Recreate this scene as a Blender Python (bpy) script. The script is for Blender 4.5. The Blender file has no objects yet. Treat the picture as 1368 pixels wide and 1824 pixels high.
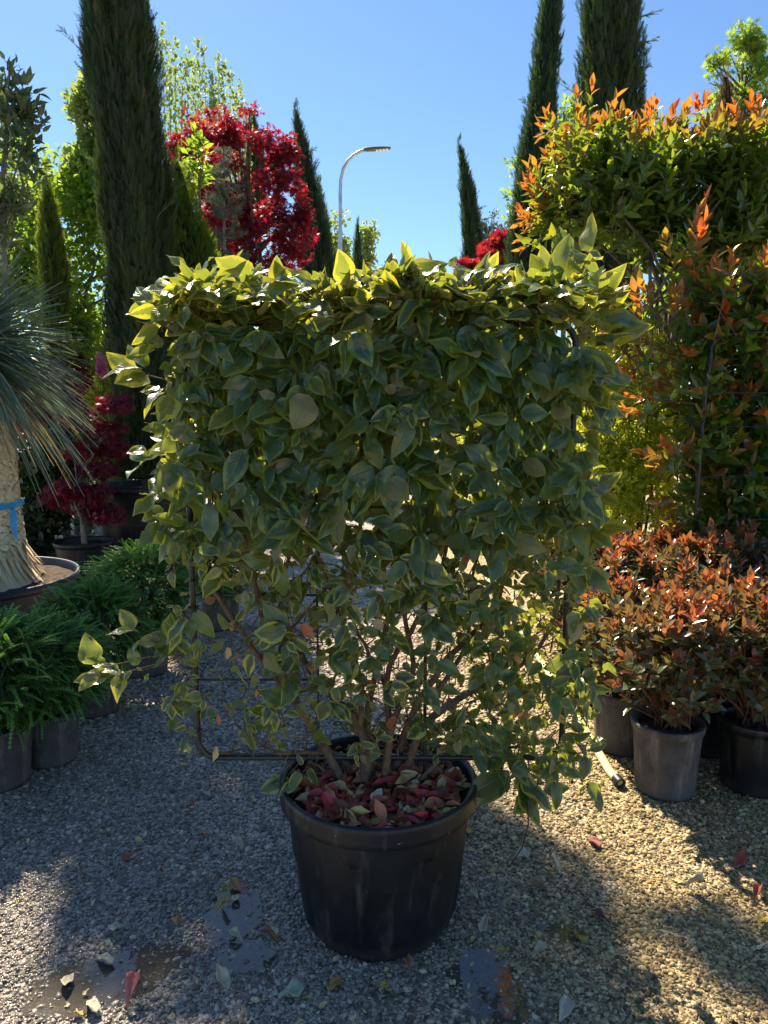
import bpy, math
import numpy as np
from mathutils import Vector
R = math.radians
sc = bpy.context.scene
col = sc.collection
# ------------------------------------------------------------------ camera, sky, sun, exposure
CH, PITCH, FPX = 1.565, R(8.0), 1317.0
cd = bpy.data.cameras.new('camera'); cam = bpy.data.objects.new('camera', cd); col.objects.link(cam)
cam.location = (0, 0, CH); cam.rotation_euler = (R(90) - PITCH, 0, 0)
cd.sensor_fit = 'VERTICAL'; cd.sensor_height = 36.0; cd.lens = 26.0; cd.clip_start = 0.05; cd.clip_end = 2000
sc.camera = cam
sc.render.resolution_x = 768; sc.render.resolution_y = 1024
SUN_AZ, SUN_EL = R(26), R(48)          # sun stands behind the shrub, to the left
world = bpy.data.worlds.new('World'); sc.world = world; world.use_nodes = True
wn = world.node_tree.nodes; wl = world.node_tree.links
sky = wn.new('ShaderNodeTexSky'); sky.sky_type = 'NISHITA'; sky.sun_disc = False
sky.sun_elevation = SUN_EL; sky.sun_rotation = -SUN_AZ
sky.altitude = 300; sky.air_density = 1.0; sky.dust_density = 0.2; sky.ozone_density = 5.0
wn['Background'].inputs['Strength'].default_value = 0.082
tint = wn.new('ShaderNodeMix'); tint.data_type = 'RGBA'; tint.blend_type = 'MULTIPLY'; tint.inputs[0].default_value = 1.0; tint.inputs[7].default_value = (.70, .77, .80, 1)
wl.new(sky.outputs[0], tint.inputs[6]); wl.new(tint.outputs[2], wn['Background'].inputs['Color'])
sd = bpy.data.lights.new('sun', 'SUN'); sd.energy = 4.6; sd.angle = R(0.53); sd.color = (1.0, 0.86, 0.66)
so = bpy.data.objects.new('sun', sd); col.objects.link(so)
SV = Vector((-math.sin(SUN_AZ) * math.cos(SUN_EL), math.cos(SUN_AZ) * math.cos(SUN_EL), math.sin(SUN_EL)))
so.rotation_euler = SV.to_track_quat('Z', 'Y').to_euler(); so.location = (0, 0, 20)
sc.view_settings.view_transform = 'Standard'; sc.view_settings.look = 'None'
sc.view_settings.exposure = 1.45; sc.view_settings.gamma = 1.0
sc.render.engine = 'CYCLES'
sc.cycles.max_bounces = 8; sc.cycles.diffuse_bounces = 3; sc.cycles.transmission_bounces = 5; sc.cycles.transparent_max_bounces = 8

# ------------------------------------------------------------------ helpers
def W(px, py, d):
    """point of the place seen at photo pixel px,py on the upright plane d metres ahead"""
    u = (px - 684) / FPX; v = (912 - py) / FPX
    t = d / (math.cos(PITCH) + v * math.sin(PITCH))
    return np.array([u * t, d, CH + t * (-math.sin(PITCH) + v * math.cos(PITCH))])
def G(px, py):
    """point of the ground at photo pixel"""
    u = (px - 684) / FPX; v = (912 - py) / FPX
    t = CH / (math.sin(PITCH) - v * math.cos(PITCH))
    return np.array([u * t, t * (math.cos(PITCH) + v * math.sin(PITCH)), 0.0])
def rng(s): return np.random.default_rng(s)
def nrm(a):
    a = np.asarray(a, float); return a / np.maximum(np.linalg.norm(a, axis=-1, keepdims=True), 1e-9)
def tag(o, label=None, cat=None, group=None, kind=None):
    if label: o['label'] = label
    if cat: o['category'] = cat
    if group: o['group'] = group
    if kind: o['kind'] = kind
    return o
def thing(name, loc, label, cat, group=None, rz=0.0):
    o = bpy.data.objects.new(name, None); col.objects.link(o); o.empty_display_size = 0.1
    o.location = [float(c) for c in loc]; o.rotation_euler = (0, 0, rz)
    return tag(o, label, cat, group)
def copy_thing(root, loc, rz, sc_=1.0, label=None):
    r = root.copy(); col.objects.link(r); r.location = [float(c) for c in loc]; r.rotation_euler = (0, 0, rz); r.scale = (sc_,) * 3
    if label: r['label'] = label
    for ch in list(root.children):
        c = ch.copy(); col.objects.link(c); c.parent = r
        for g in ch.children:
            q = g.copy(); col.objects.link(q); q.parent = c
    return r
class MB:
    """collects vertices and faces (with per-point rnd / young values and uv) for ONE mesh"""
    def __init__(s): s.V = []; s.F = {3: [], 4: []}; s.U = []; s.A = []; s.Y = []; s.n = 0; s.fm = {3: [], 4: []}
    def add(s, V, F, rnd=0.5, young=0.0, uv=None, mi=0):
        V = np.asarray(V, float).reshape(-1, 3); F = np.asarray(F, int); k = F.shape[1]
        s.V.append(V); s.F[k].append(F + s.n); s.fm[k].append(np.full(len(F), mi))
        s.A.append(np.broadcast_to(np.asarray(rnd, float), (len(V),))); s.Y.append(np.broadcast_to(np.asarray(young, float), (len(V),)))
        s.U.append(np.zeros((len(V), 2)) if uv is None else np.asarray(uv, float)); s.n += len(V)
    def tube(s, pts, rad, n=7, rnd=0.5, caps=True, mi=0):
        P = np.asarray(pts, float); m = len(P); r = np.broadcast_to(np.asarray(rad, float), (m,))
        T = np.gradient(P, axis=0); T = nrm(T)
        ref = np.array([0.31, 0.17, 0.93]) if abs(T[:, 2]).mean() < 0.8 else np.array([0.95, 0.2, 0.1])
        A = nrm(np.cross(T, ref)); B = np.cross(T, A)
        a = np.linspace(0, 2 * np.pi, n, endpoint=False)
        V = P[:, None] + r[:, None, None] * (np.cos(a)[None, :, None] * A[:, None] + np.sin(a)[None, :, None] * B[:, None])
        i = np.arange(m - 1)[:, None]; j = np.arange(n)[None]; j2 = (j + 1) % n
        F = np.stack([i * n + j, i * n + j2, (i + 1) * n + j2, (i + 1) * n + j], -1).reshape(-1, 4)
        L = np.concatenate([[0], np.cumsum(np.linalg.norm(np.diff(P, axis=0), axis=1))])
        uv = np.stack([np.broadcast_to(a / 6.283, (m, n)), np.broadcast_to(L[:, None], (m, n))], -1).reshape(-1, 2)
        s.add(V.reshape(-1, 3), F, rnd, 0, uv, mi)
        if caps:
            for e, c in ((0, P[0]), (m - 1, P[-1])):
                ring = V[e]; q = np.vstack([ring, c[None]])
                f = [[jj, (jj + 1) % n, n] if e else [(jj + 1) % n, jj, n] for jj in range(n)]
                s.add(q, f, rnd, 0, None, mi)
    def lathe(s, prof, n=48, c=(0, 0, 0), rnd=0.5, fr=None, mi=0):
        prof = np.asarray(prof, float); m = len(prof); a = np.linspace(0, 2 * np.pi, n, endpoint=False)
        r = prof[:, 0][:, None] * np.ones((1, n)); z = prof[:, 1][:, None] * np.ones((1, n))
        if fr is not None: r = fr(r, z, a[None])
        V = np.stack([r * np.cos(a) + c[0], r * np.sin(a) + c[1], z + c[2]], -1)
        i = np.arange(m - 1)[:, None]; j = np.arange(n)[None]; j2 = (j + 1) % n
        F = np.stack([i * n + j, i * n + j2, (i + 1) * n + j2, (i + 1) * n + j], -1).reshape(-1, 4)
        s.add(V.reshape(-1, 3), F, rnd, 0, None, mi)
    def leaves(s, tm, pos, tip, nor, size, rnd, young=0.0, wscale=1.0, mi=0):
        """tm = list of templates (V, F, uv); leaf k uses a random one"""
        pos = np.asarray(pos, float); N = len(pos)
        if N == 0: return
        T = nrm(tip); Nn = np.asarray(nor, float); Nn = nrm(Nn - (Nn * T).sum(-1, keepdims=True) * T + 1e-6); X = np.cross(T, Nn)
        size = np.broadcast_to(np.asarray(size, float), (N,)); rnd = np.broadcast_to(np.asarray(rnd, float), (N,)); young = np.broadcast_to(np.asarray(young, float), (N,))
        wscale = np.broadcast_to(np.asarray(wscale, float), (N,))
        pick = np.arange(N) % len(tm)
        for k, (tv, tf, tu) in enumerate(tm):
            m = pick == k
            if not m.any(): continue
            n = m.sum()
            V = pos[m][:, None] + size[m][:, None, None] * (tv[None, :, 0, None] * wscale[m][:, None, None] * X[m][:, None] + tv[None, :, 1, None] * T[m][:, None] + tv[None, :, 2, None] * Nn[m][:, None])
            F = (tf[None] + (np.arange(n) * len(tv))[:, None, None]).reshape(-1, tf.shape[1])
            s.add(V.reshape(-1, 3), F, np.repeat(rnd[m], len(tv)), np.repeat(young[m], len(tv)), np.tile(tu, (n, 1)), mi)
    def build(s, name, mats, parent=None, smooth=True, loc=(0, 0, 0)):
        V = np.concatenate(s.V) - np.asarray(loc, float); me = bpy.data.meshes.new(name)
        Fs = []; tot = []; mi = []
        for k in (3, 4):
            if s.F[k]:
                f = np.concatenate(s.F[k]); Fs.append(f.reshape(-1)); tot.append(np.full(len(f), k)); mi.append(np.concatenate(s.fm[k]))
        L = np.concatenate(Fs); tot = np.concatenate(tot); mi = np.concatenate(mi)
        me.vertices.add(len(V)); me.vertices.foreach_set('co', V.astype(np.float32).reshape(-1))
        me.loops.add(len(L)); me.loops.foreach_set('vertex_index', L.astype(np.int32))
        me.polygons.add(len(tot)); st = np.concatenate([[0], np.cumsum(tot)[:-1]])
        me.polygons.foreach_set('loop_start', st.astype(np.int32)); me.polygons.foreach_set('loop_total', tot.astype(np.int32))
        me.polygons.foreach_set('material_index', mi.astype(np.int32))
        me.polygons.foreach_set('use_smooth', np.full(len(tot), smooth))
        uvl = me.uv_layers.new(name='UVMap'); uvl.data.foreach_set('uv', np.concatenate(s.U)[L].astype(np.float32).reshape(-1))
        a = me.attributes.new('rnd', 'FLOAT', 'POINT'); a.data.foreach_set('value', np.concatenate(s.A).astype(np.float32))
        a = me.attributes.new('young', 'FLOAT', 'POINT'); a.data.foreach_set('value', np.concatenate(s.Y).astype(np.float32))
        me.update(); me.validate()
        for m in (mats if isinstance(mats, (list, tuple)) else [mats]): me.materials.append(m)
        o = bpy.data.objects.new(name, me); col.objects.link(o)
        if parent is not None: o.parent = parent
        return o
# leaf templates ----------------------------------------------------
def leaf_t(nl=6, nw=4, w=0.29, curl=0.2, fold=0.15, wave=0.0, peak=0.42, tipw=0.02, ph=0.0, petiole=0.0):
    S = np.linspace(0, 1, nl + 1); V = []; U = []
    for sx in S:
        ww = w * (np.sin(np.pi * sx ** (math.log(.5) / math.log(peak))) ** (0.62 if sx < peak else 0.95) if 0 < sx < 1 else 0) + tipw * (1 - sx * .8)
        a = -curl * 1.6 * sx; y = sx * (1 - .12 * abs(curl)); z = -curl * sx * sx * .55
        for j in range(nw + 1):
            q = j / nw * 2 - 1
            V.append([q * ww, petiole + y, z + fold * abs(q) * ww * 1.6 + wave * ww * math.sin(sx * 9 + ph + q * 1.5) * abs(q)]); U.append([j / nw, sx])
    F = [[i * (nw + 1) + j, i * (nw + 1) + j + 1, (i + 1) * (nw + 1) + j + 1, (i + 1) * (nw + 1) + j] for i in range(nl) for j in range(nw)]
    return np.array(V), np.array(F), np.array(U)
def blades_t(bl):
    """flat rhombic blades: list of (x,y,z base, dx,dy,dz, width)"""
    V = []; F = []; U = []
    for (b, d, w) in bl:
        b = np.array(b, float); d = np.array(d, float); L = np.linalg.norm(d); sd_ = np.cross(d / L, [0.05, 0.0, 1.0]); sd_ = sd_ / (np.linalg.norm(sd_) + 1e-9)
        n = len(V); V += [b, b + d * .4 + sd_ * w, b + d, b + d * .4 - sd_ * w]; F.append([n, n + 1, n + 2, n + 3]); U += [[.5, 0], [1, .4], [.5, 1], [0, .4]]
    return np.array(V), np.array(F), np.array(U)
def spray_t(seed, pairs=5, ang=0.45, side=.38, w=.022):
    g = rng(seed); bl = [((0, 0, 0), (0, 1, 0), w * 1.3)]
    for i in range(pairs):
        y = .08 + .8 * i / pairs; L = side * (1 - .6 * i / pairs)
        for sgn in (-1, 1):
            a = ang + g.normal(0, .12); bl.append(((0, y, 0), (sgn * math.sin(a) * L, math.cos(a) * L, g.normal(0, .07)), w))
    return blades_t(bl)
def finger_t(seed, n=9, k=5, droop=.55, L=.19, w=.019):
    """a shoot clothed in short curved needles"""
    g = rng(seed); bl = []
    for i in range(n):
        q = i / n; y = q; z = -droop * q * q; dz = -2 * droop * q; a0 = g.uniform(0, 6.28)
        for j in range(k):
            a = a0 + j * 6.283 / k; l = L * (1 - .45 * q)
            bl.append(((0, y, z), (math.cos(a) * l * .8, l * .75, math.sin(a) * l * .8 + dz * l * .6), w))
    bl.append(((0, 0, 0), (0, .6, -droop * .36), .025)); bl.append(((0, .6, -droop * .36), (0, .42, -droop * .64), .02))
    return blades_t(bl)
def star_t(seed):
    g = rng(seed); bl = []
    for a, l in ((-1.9, .45), (-1.15, .75), (-.55, .95), (0, 1.0), (.55, .95), (1.15, .75), (1.9, .45)):
        bl.append(((0, 0, 0), (math.sin(a) * l, math.cos(a) * l, -.12 - g.uniform(0, .12)), .1))
    return blades_t(bl)
BIG = [leaf_t(9, 6, w, c * .8, f, wv, .40, tipw=.012, ph=p) for w, c, f, wv, p in ((.30, .25, .06, .16, 0), (.27, .5, .12, .2, 1), (.33, .1, .04, .22, 2), (.29, -.2, .10, .15, 3), (.31, .7, .05, .25, 4), (.25, .35, .2, .2, 5), (.33, .3, .02, .3, .6), (.30, .95, .1, .2, 2.2))]
MED = [leaf_t(4, 2, w, c, f) for w, c, f in ((.19, .25, .25), (.22, .5, .3), (.17, .05, .4), (.21, -.2, .3))]
OVA = [leaf_t(3, 2, w, c, f) for w, c, f in ((.3, .25, .2), (.34, .5, .25), (.27, .05, .3))]
SPRAY = [spray_t(i) for i in range(5)]
FING = [finger_t(i) for i in range(4)]
KNOB = [finger_t(10 + i, n=11, k=6, droop=.3 + .15 * i, L=.13, w=.024) for i in range(4)]
STAR = [star_t(i) for i in range(3)]

# materials -----------------------------------------------------------
def nt(name):
    m = bpy.data.materials.new(name); m.use_nodes = True; t = m.node_tree; return m, t.nodes, t.links, t.nodes['Principled BSDF']
def ramp(n, stops, interp='LINEAR'):
    r = n.new('ShaderNodeValToRGB'); r.color_ramp.interpolation = interp; e = r.color_ramp.elements
    while len(e) < len(stops): e.new(0.5)
    for k, (p, c) in enumerate(stops): e[k].position = p; e[k].color = (*c, 1) if len(c) == 3 else c
    return r
def mth(n, l, op, a, b=None, c=None, clamp=False):
    x = n.new('ShaderNodeMath'); x.operation = op; x.use_clamp = clamp
    for i, v in enumerate((a, b, c)):
        if v is None: continue
        if isinstance(v, (int, float)): x.inputs[i].default_value = v
        else: l.new(v, x.inputs[i])
    return x.outputs[0]
def mixc(n, l, f, a, b, mode='MIX'):
    x = n.new('ShaderNodeMix'); x.data_type = 'RGBA'; x.blend_type = mode
    for i, v in ((0, f), (6, a), (7, b)):
        if isinstance(v, (int, float)): x.inputs[i].default_value = v
        elif isinstance(v, tuple): x.inputs[i].default_value = (*v, 1)
        else: l.new(v, x.inputs[i])
    return x.outputs[2]
def noise(n, l, scale, detail=3, vec=None, rough=.5):
    x = n.new('ShaderNodeTexNoise'); x.inputs['Scale'].default_value = scale; x.inputs['Detail'].default_value = detail; x.inputs['Roughness'].default_value = rough
    if vec is not None: l.new(vec, x.inputs['Vector'])
    return x
def leaf_mat(name, stops, trans, tf=0.4, rough=.4, young=None, ytrans=None, back=None, backtrans=None, vein=False, margin=None, spec=.5):
    m, n, l, p = nt(name)
    at = n.new('ShaderNodeAttribute'); at.attribute_name = 'rnd'
    ay = n.new('ShaderNodeAttribute'); ay.attribute_name = 'young'
    r = ramp(n, stops); l.new(at.outputs['Fac'], r.inputs[0]); c = r.outputs[0]
    tc_in = trans; geo = n.new('ShaderNodeNewGeometry'); tco = n.new('ShaderNodeTexCoord')
    nz = noise(n, l, 9, 2, tco.outputs['Object'])
    tcol = mixc(n, l, mth(n, l, 'MULTIPLY', nz.outputs[0], .6), trans, tuple(x * .55 for x in trans))
    if margin:
        uv = n.new('ShaderNodeUVMap'); sp = n.new('ShaderNodeSeparateXYZ'); l.new(uv.outputs[0], sp.inputs[0])
        a = mth(n, l, 'ABSOLUTE', mth(n, l, 'SUBTRACT', sp.outputs[0], .5)); a2 = mth(n, l, 'MULTIPLY', a, 2.0)
        tipd = mth(n, l, 'MULTIPLY', mth(n, l, 'SUBTRACT', sp.outputs[1], .72, clamp=True), 1.3)
        nm = noise(n, l, 26, 4, tco.outputs['Object'], .65)
        e = mth(n, l, 'ADD', mth(n, l, 'ADD', a2, tipd), mth(n, l, 'MULTIPLY', mth(n, l, 'SUBTRACT', nm.outputs[0], .5), 1.6))
        th = mth(n, l, 'MULTIPLY_ADD', at.outputs['Fac'], .62, .36)
        f = mth(n, l, 'MULTIPLY', mth(n, l, 'MULTIPLY', mth(n, l, 'SUBTRACT', e, th), 7, clamp=True), mth(n, l, 'MULTIPLY', mth(n, l, 'MULTIPLY_ADD', at.outputs['Fac'], -1.1, 1.3, clamp=True), mth(n, l, 'MULTIPLY_ADD', ay.outputs['Fac'], .8, .42, clamp=True)))
        mg = mixc(n, l, ay.outputs['Fac'], margin[0], margin[1])
        c = mixc(n, l, f, c, mg); tcol = mixc(n, l, f, tcol, margin[2])
        # veins
        mid = mth(n, l, 'SUBTRACT', 1.0, mth(n, l, 'MULTIPLY', a2, 16), clamp=True)
        sv = mth(n, l, 'SINE', mth(n, l, 'MULTIPLY', mth(n, l, 'SUBTRACT', sp.outputs[1], mth(n, l, 'MULTIPLY', a2, .28)), 24))
        sv2 = mth(n, l, 'POWER', mth(n, l, 'ABSOLUTE', sv), 8.0)
        c = mixc(n, l, mth(n, l, 'MULTIPLY', mid, .5), c, (.16, .24, .10))
        # dusty mottling
        dn = noise(n, l, 60, 4, tco.outputs['Object'], .7)
        c = mixc(n, l, mth(n, l, 'MULTIPLY', mth(n, l, 'SUBTRACT', dn.outputs[0], .50, clamp=True), .8, clamp=True), c, (.13, .16, .12))
        bump = n.new('ShaderNodeBump'); bump.inputs['Strength'].default_value = .6; bump.inputs['Distance'].default_value = .002
        hh = mth(n, l, 'ADD', mth(n, l, 'MULTIPLY', mth(n, l, 'ADD', mid, mth(n, l, 'MULTIPLY', sv2, .2)), -1), mth(n, l, 'MULTIPLY', noise(n, l, 90, 2, tco.outputs['Object']).outputs[0], 1.1))
        l.new(hh, bump.inputs['Height']); l.new(bump.outputs[0], p.inputs['Normal'])
    elif young:
        c = mixc(n, l, ay.outputs['Fac'], c, young); tcol = mixc(n, l, ay.outputs['Fac'], tcol, ytrans)
    if back: c = mixc(n, l, geo.outputs['Backfacing'], c, back)
    l.new(c, p.inputs['Base Color']); p.inputs['Roughness'].default_value = rough
    p.inputs['Specular IOR Level'].default_value = spec
    if back: l.new(mth(n, l, 'MULTIPLY_ADD', geo.outputs['Backfacing'], .25, rough), p.inputs['Roughness'])
    tr = n.new('ShaderNodeBsdfTranslucent'); l.new(tcol, tr.inputs[0])
    mx = n.new('ShaderNodeMixShader'); mx.inputs[0].default_value = tf
    l.new(p.outputs[0], mx.inputs[1]); l.new(tr.outputs[0], mx.inputs[2]); l.new(mx.outputs[0], n['Material Output'].inputs[0])
    return m
def simple(name, c1, c2=None, rough=.6, sc_=8, bump=0, bs=60, spec=.5, metal=0, det=4, dist=.003, lo=.4, hi=.62):
    m, n, l, p = nt(name); tco = n.new('ShaderNodeTexCoord')
    if c2:
        z = noise(n, l, sc_, det, tco.outputs['Object'], .6); r = ramp(n, [(lo, c1), (hi, c2)]); l.new(z.outputs[0], r.inputs[0]); l.new(r.outputs[0], p.inputs['Base Color'])
    else: p.inputs['Base Color'].default_value = (*c1, 1)
    p.inputs['Roughness'].default_value = rough; p.inputs['Specular IOR Level'].default_value = spec; p.inputs['Metallic'].default_value = metal
    if bump:
        z = noise(n, l, bs, 5, tco.outputs['Object'], .65); b = n.new('ShaderNodeBump'); b.inputs['Strength'].default_value = bump; b.inputs['Distance'].default_value = dist
        l.new(z.outputs[0], b.inputs['Height']); l.new(b.outputs[0], p.inputs['Normal'])
    return m
M = {}
M['var'] = leaf_mat('variegated_leaf', [(0, (.008, .034, .013)), (.35, (.020, .064, .022)), (.7, (.042, .098, .030)), (1, (.10, .130, .045))], (.44, .52, .05), .34, .30,
                    back=(.19, .19, .09), margin=((.14, .29, .03), (.36, .36, .09), (.90, .78, .04)), spec=.8)
M['var_bark'] = simple('shrub_bark', (.10, .062, .038), (.19, .125, .08), .85, 30, .7, 90)
M['cyp'] = leaf_mat('cypress_foliage', [(0, (.018, .038, .016)), (.5, (.038, .072, .028)), (.93, (.075, .12, .045)), (1, (.15, .115, .06))], (.14, .24, .04), .3, .65, spec=.3)
M['cyp_b'] = leaf_mat('blue_cypress_foliage', [(0, (.018, .04, .022)), (.5, (.035, .072, .036)), (.95, (.065, .12, .055)), (1, (.14, .115, .06))], (.12, .24, .05), .3, .65, spec=.3)
M['core'] = simple('crown_core', (.012, .018, .009), (.03, .03, .016), .95, 30, .8, 50, dist=.02, spec=.1)
M['bark'] = simple('tree_bark', (.09, .065, .045), (.2, .16, .12), .9, 14, .8, 50)
M['greybark'] = simple('grey_bark', (.14, .12, .10), (.26, .23, .2), .9, 14, .8, 50)
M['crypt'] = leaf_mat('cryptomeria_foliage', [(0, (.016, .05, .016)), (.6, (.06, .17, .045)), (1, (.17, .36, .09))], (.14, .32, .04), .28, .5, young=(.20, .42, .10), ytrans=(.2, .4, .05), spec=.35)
M['yuc'] = leaf_mat('yucca_leaf', [(0, (.06, .10, .07)), (.6, (.12, .175, .125)), (1, (.21, .26, .19))], (.26, .36, .18), .22, .42, young=(.35, .27, .14), ytrans=(.4, .3, .12))
M['mapl'] = leaf_mat('crimson_maple_leaf', [(0, (.03, .006, .012)), (.6, (.08, .010, .018)), (1, (.22, .03, .03))], (.60, .02, .055), .42, .5, young=(.25, .03, .02), ytrans=(.9, .1, .03))
M['mapd'] = leaf_mat('purple_maple_leaf', [(0, (.05, .008, .02)), (.6, (.10, .012, .03)), (1, (.18, .02, .05))], (.4, .015, .04), .4, .5)
M['phot'] = leaf_mat('photinia_leaf', [(0, (.018, .05, .018)), (.5, (.042, .095, .026)), (.8, (.09, .155, .03)), (1, (.18, .19, .03))], (.44, .58, .03), .40, .20, young=(.52, .085, .035), ytrans=(1.0, .20, .03), spec=.75)
M['phos'] = leaf_mat('dwarf_photinia_leaf', [(0, (.03, .06, .03)), (.4, (.07, .12, .05)), (.66, (.12, .17, .09)), (.74, (.17, .045, .035)), (.85, (.18, .05, .035)), (1, (.2, .15, .05))], (.34, .22, .05), .32, .25, young=(.46, .09, .045), ytrans=(.95, .22, .05), spec=.7)
M['lime'] = leaf_mat('bright_green_leaf', [(0, (.06, .12, .02)), (.6, (.12, .22, .03)), (1, (.22, .32, .05))], (.5, .72, .05), .45, .4)
M['pale'] = leaf_mat('pale_green_leaf', [(0, (.10, .14, .05)), (.6, (.20, .26, .08)), (1, (.32, .36, .13))], (.5, .65, .12), .45, .45)
M['mid'] = leaf_mat('mid_green_leaf', [(0, (.025, .065, .02)), (.6, (.05, .12, .03)), (1, (.09, .19, .04))], (.25, .45, .04), .4, .38)
M['dark'] = leaf_mat('dark_green_leaf', [(0, (.016, .036, .018)), (.6, (.03, .065, .03)), (1, (.05, .10, .04))], (.12, .22, .04), .3, .38)
M['grey'] = leaf_mat('greygreen_leaf', [(0, (.06, .09, .075)), (.6, (.13, .17, .15)), (1, (.25, .28, .25))], (.25, .33, .2), .3, .5)
M['olive'] = leaf_mat('olive_green_leaf', [(0, (.035, .06, .03)), (.6, (.085, .12, .06)), (1, (.22, .25, .15))], (.3, .42, .12), .35, .38)
M['yel'] = leaf_mat('yellow_green_leaf', [(0, (.10, .16, .012)), (.5, (.25, .30, .02)), (1, (.45, .45, .05))], (.75, .75, .05), .45, .4)
M['thuj'] = leaf_mat('golden_conifer_foliage', [(0, (.025, .05, .012)), (.6, (.07, .11, .018)), (1, (.18, .24, .035))], (.42, .58, .04), .36, .6, spec=.3)
M['brn'] = leaf_mat('browned_conifer_foliage', [(0, (.05, .045, .02)), (.6, (.11, .085, .04)), (1, (.17, .14, .06))], (.25, .2, .06), .3, .6, spec=.3)
M['pink'] = leaf_mat('pink_petal', [(0, (.6, .12, .4)), (1, (.8, .3, .6))], (.8, .2, .5), .4, .5)
M['soil'] = simple('dark_soil', (.03, .018, .012), (.11, .062, .04), .95, 26, 1.0, 50, dist=.02)
M['chips'] = leaf_mat('dry_litter', [(0, (.06, .026, .016)), (.2, (.28, .075, .045)), (.42, (.50, .18, .08)), (.55, (.62, .45, .22)), (.75, (.60, .46, .15)), (1, (.70, .64, .46))], (.3, .15, .05), .15, .5, young=(.52, .07, .075), ytrans=(.5, .06, .06))
M['redstem'] = simple('red_stem', (.10, .03, .02), (.2, .08, .05), .6, 30)
M['metal'] = simple('galvanised_steel', (.42, .44, .46), (.55, .57, .58), .35, 5, metal=.7)
M['lampdark'] = simple('dark_lamp_housing', (.05, .06, .065), rough=.4)
M['lens'] = simple('lamp_lens', (.75, .78, .8), rough=.15)
M['ribbon'] = simple('blue_plastic_ribbon', (.01, .30, .62), (.02, .42, .78), .35, 20)
M['frame'] = simple('black_painted_steel', (.010, .013, .016), (.022, .028, .032), .38, 20, .15, 80)
M['tie'] = simple('black_cable', (.01, .01, .011), rough=.45)

def pot_mat(name, c1, c2, rough, scuff, scol):
    m, n, l, p = nt(name); tco = n.new('ShaderNodeTexCoord')
    z = noise(n, l, 5, 6, tco.outputs['Object'], .65); r = ramp(n, [(.38, c1), (.66, c2)]); l.new(z.outputs[0], r.inputs[0])
    mp = n.new('ShaderNodeMapping'); mp.inputs['Scale'].default_value = (16, 16, 3.2); l.new(tco.outputs['Object'], mp.inputs[0])
    s1 = noise(n, l, 1.0, 8, mp.outputs[0], .72); f = mth(n, l, 'MULTIPLY', mth(n, l, 'SUBTRACT', s1.outputs[0], scuff), 7, clamp=True)
    c = mixc(n, l, mth(n, l, 'MULTIPLY', f, .75), r.outputs[0], scol)
    s2 = noise(n, l, 150, 2, tco.outputs['Object']); c = mixc(n, l, mth(n, l, 'MULTIPLY', mth(n, l, 'SUBTRACT', s2.outputs[0], .66, clamp=True), 4.5, clamp=True), c, scol)
    # mud splash near the ground
    sp = n.new('ShaderNodeSeparateXYZ'); l.new(tco.outputs['Object'], sp.inputs[0])
    lo = mth(n, l, 'MULTIPLY', mth(n, l, 'SUBTRACT', .07, sp.outputs[2], clamp=True), 9, clamp=True)
    s3 = noise(n, l, 25, 4, tco.outputs['Object'], .7)
    c = mixc(n, l, mth(n, l, 'MULTIPLY', mth(n, l, 'MULTIPLY', lo, s3.outputs[0]), 1.0), c, (.12, .10, .075))
    l.new(c, p.inputs['Base Color']); l.new(mth(n, l, 'MULTIPLY_ADD', z.outputs[0], .3, rough - .12), p.inputs['Roughness'])
    b = n.new('ShaderNodeBump'); b.inputs['Strength'].default_value = .3; b.inputs['Distance'].default_value = .002
    l.new(mth(n, l, 'ADD', s1.outputs[0], noise(n, l, 40, 3, tco.outputs['Object']).outputs[0]), b.inputs['Height']); l.new(b.outputs[0], p.inputs['Normal'])
    return m
M['pot'] = pot_mat('black_plastic', (.004, .005, .007), (.009, .011, .014), .42, .545, (.075, .068, .06))
M['potblue'] = pot_mat('blueblack_plastic', (.006, .014, .034), (.02, .028, .05), .42, .72, (.05, .055, .065))
M['potgrey'] = pot_mat('dusty_grey_plastic', (.05, .047, .045), (.12, .112, .105), .75, .52, (.22, .20, .18))

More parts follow.
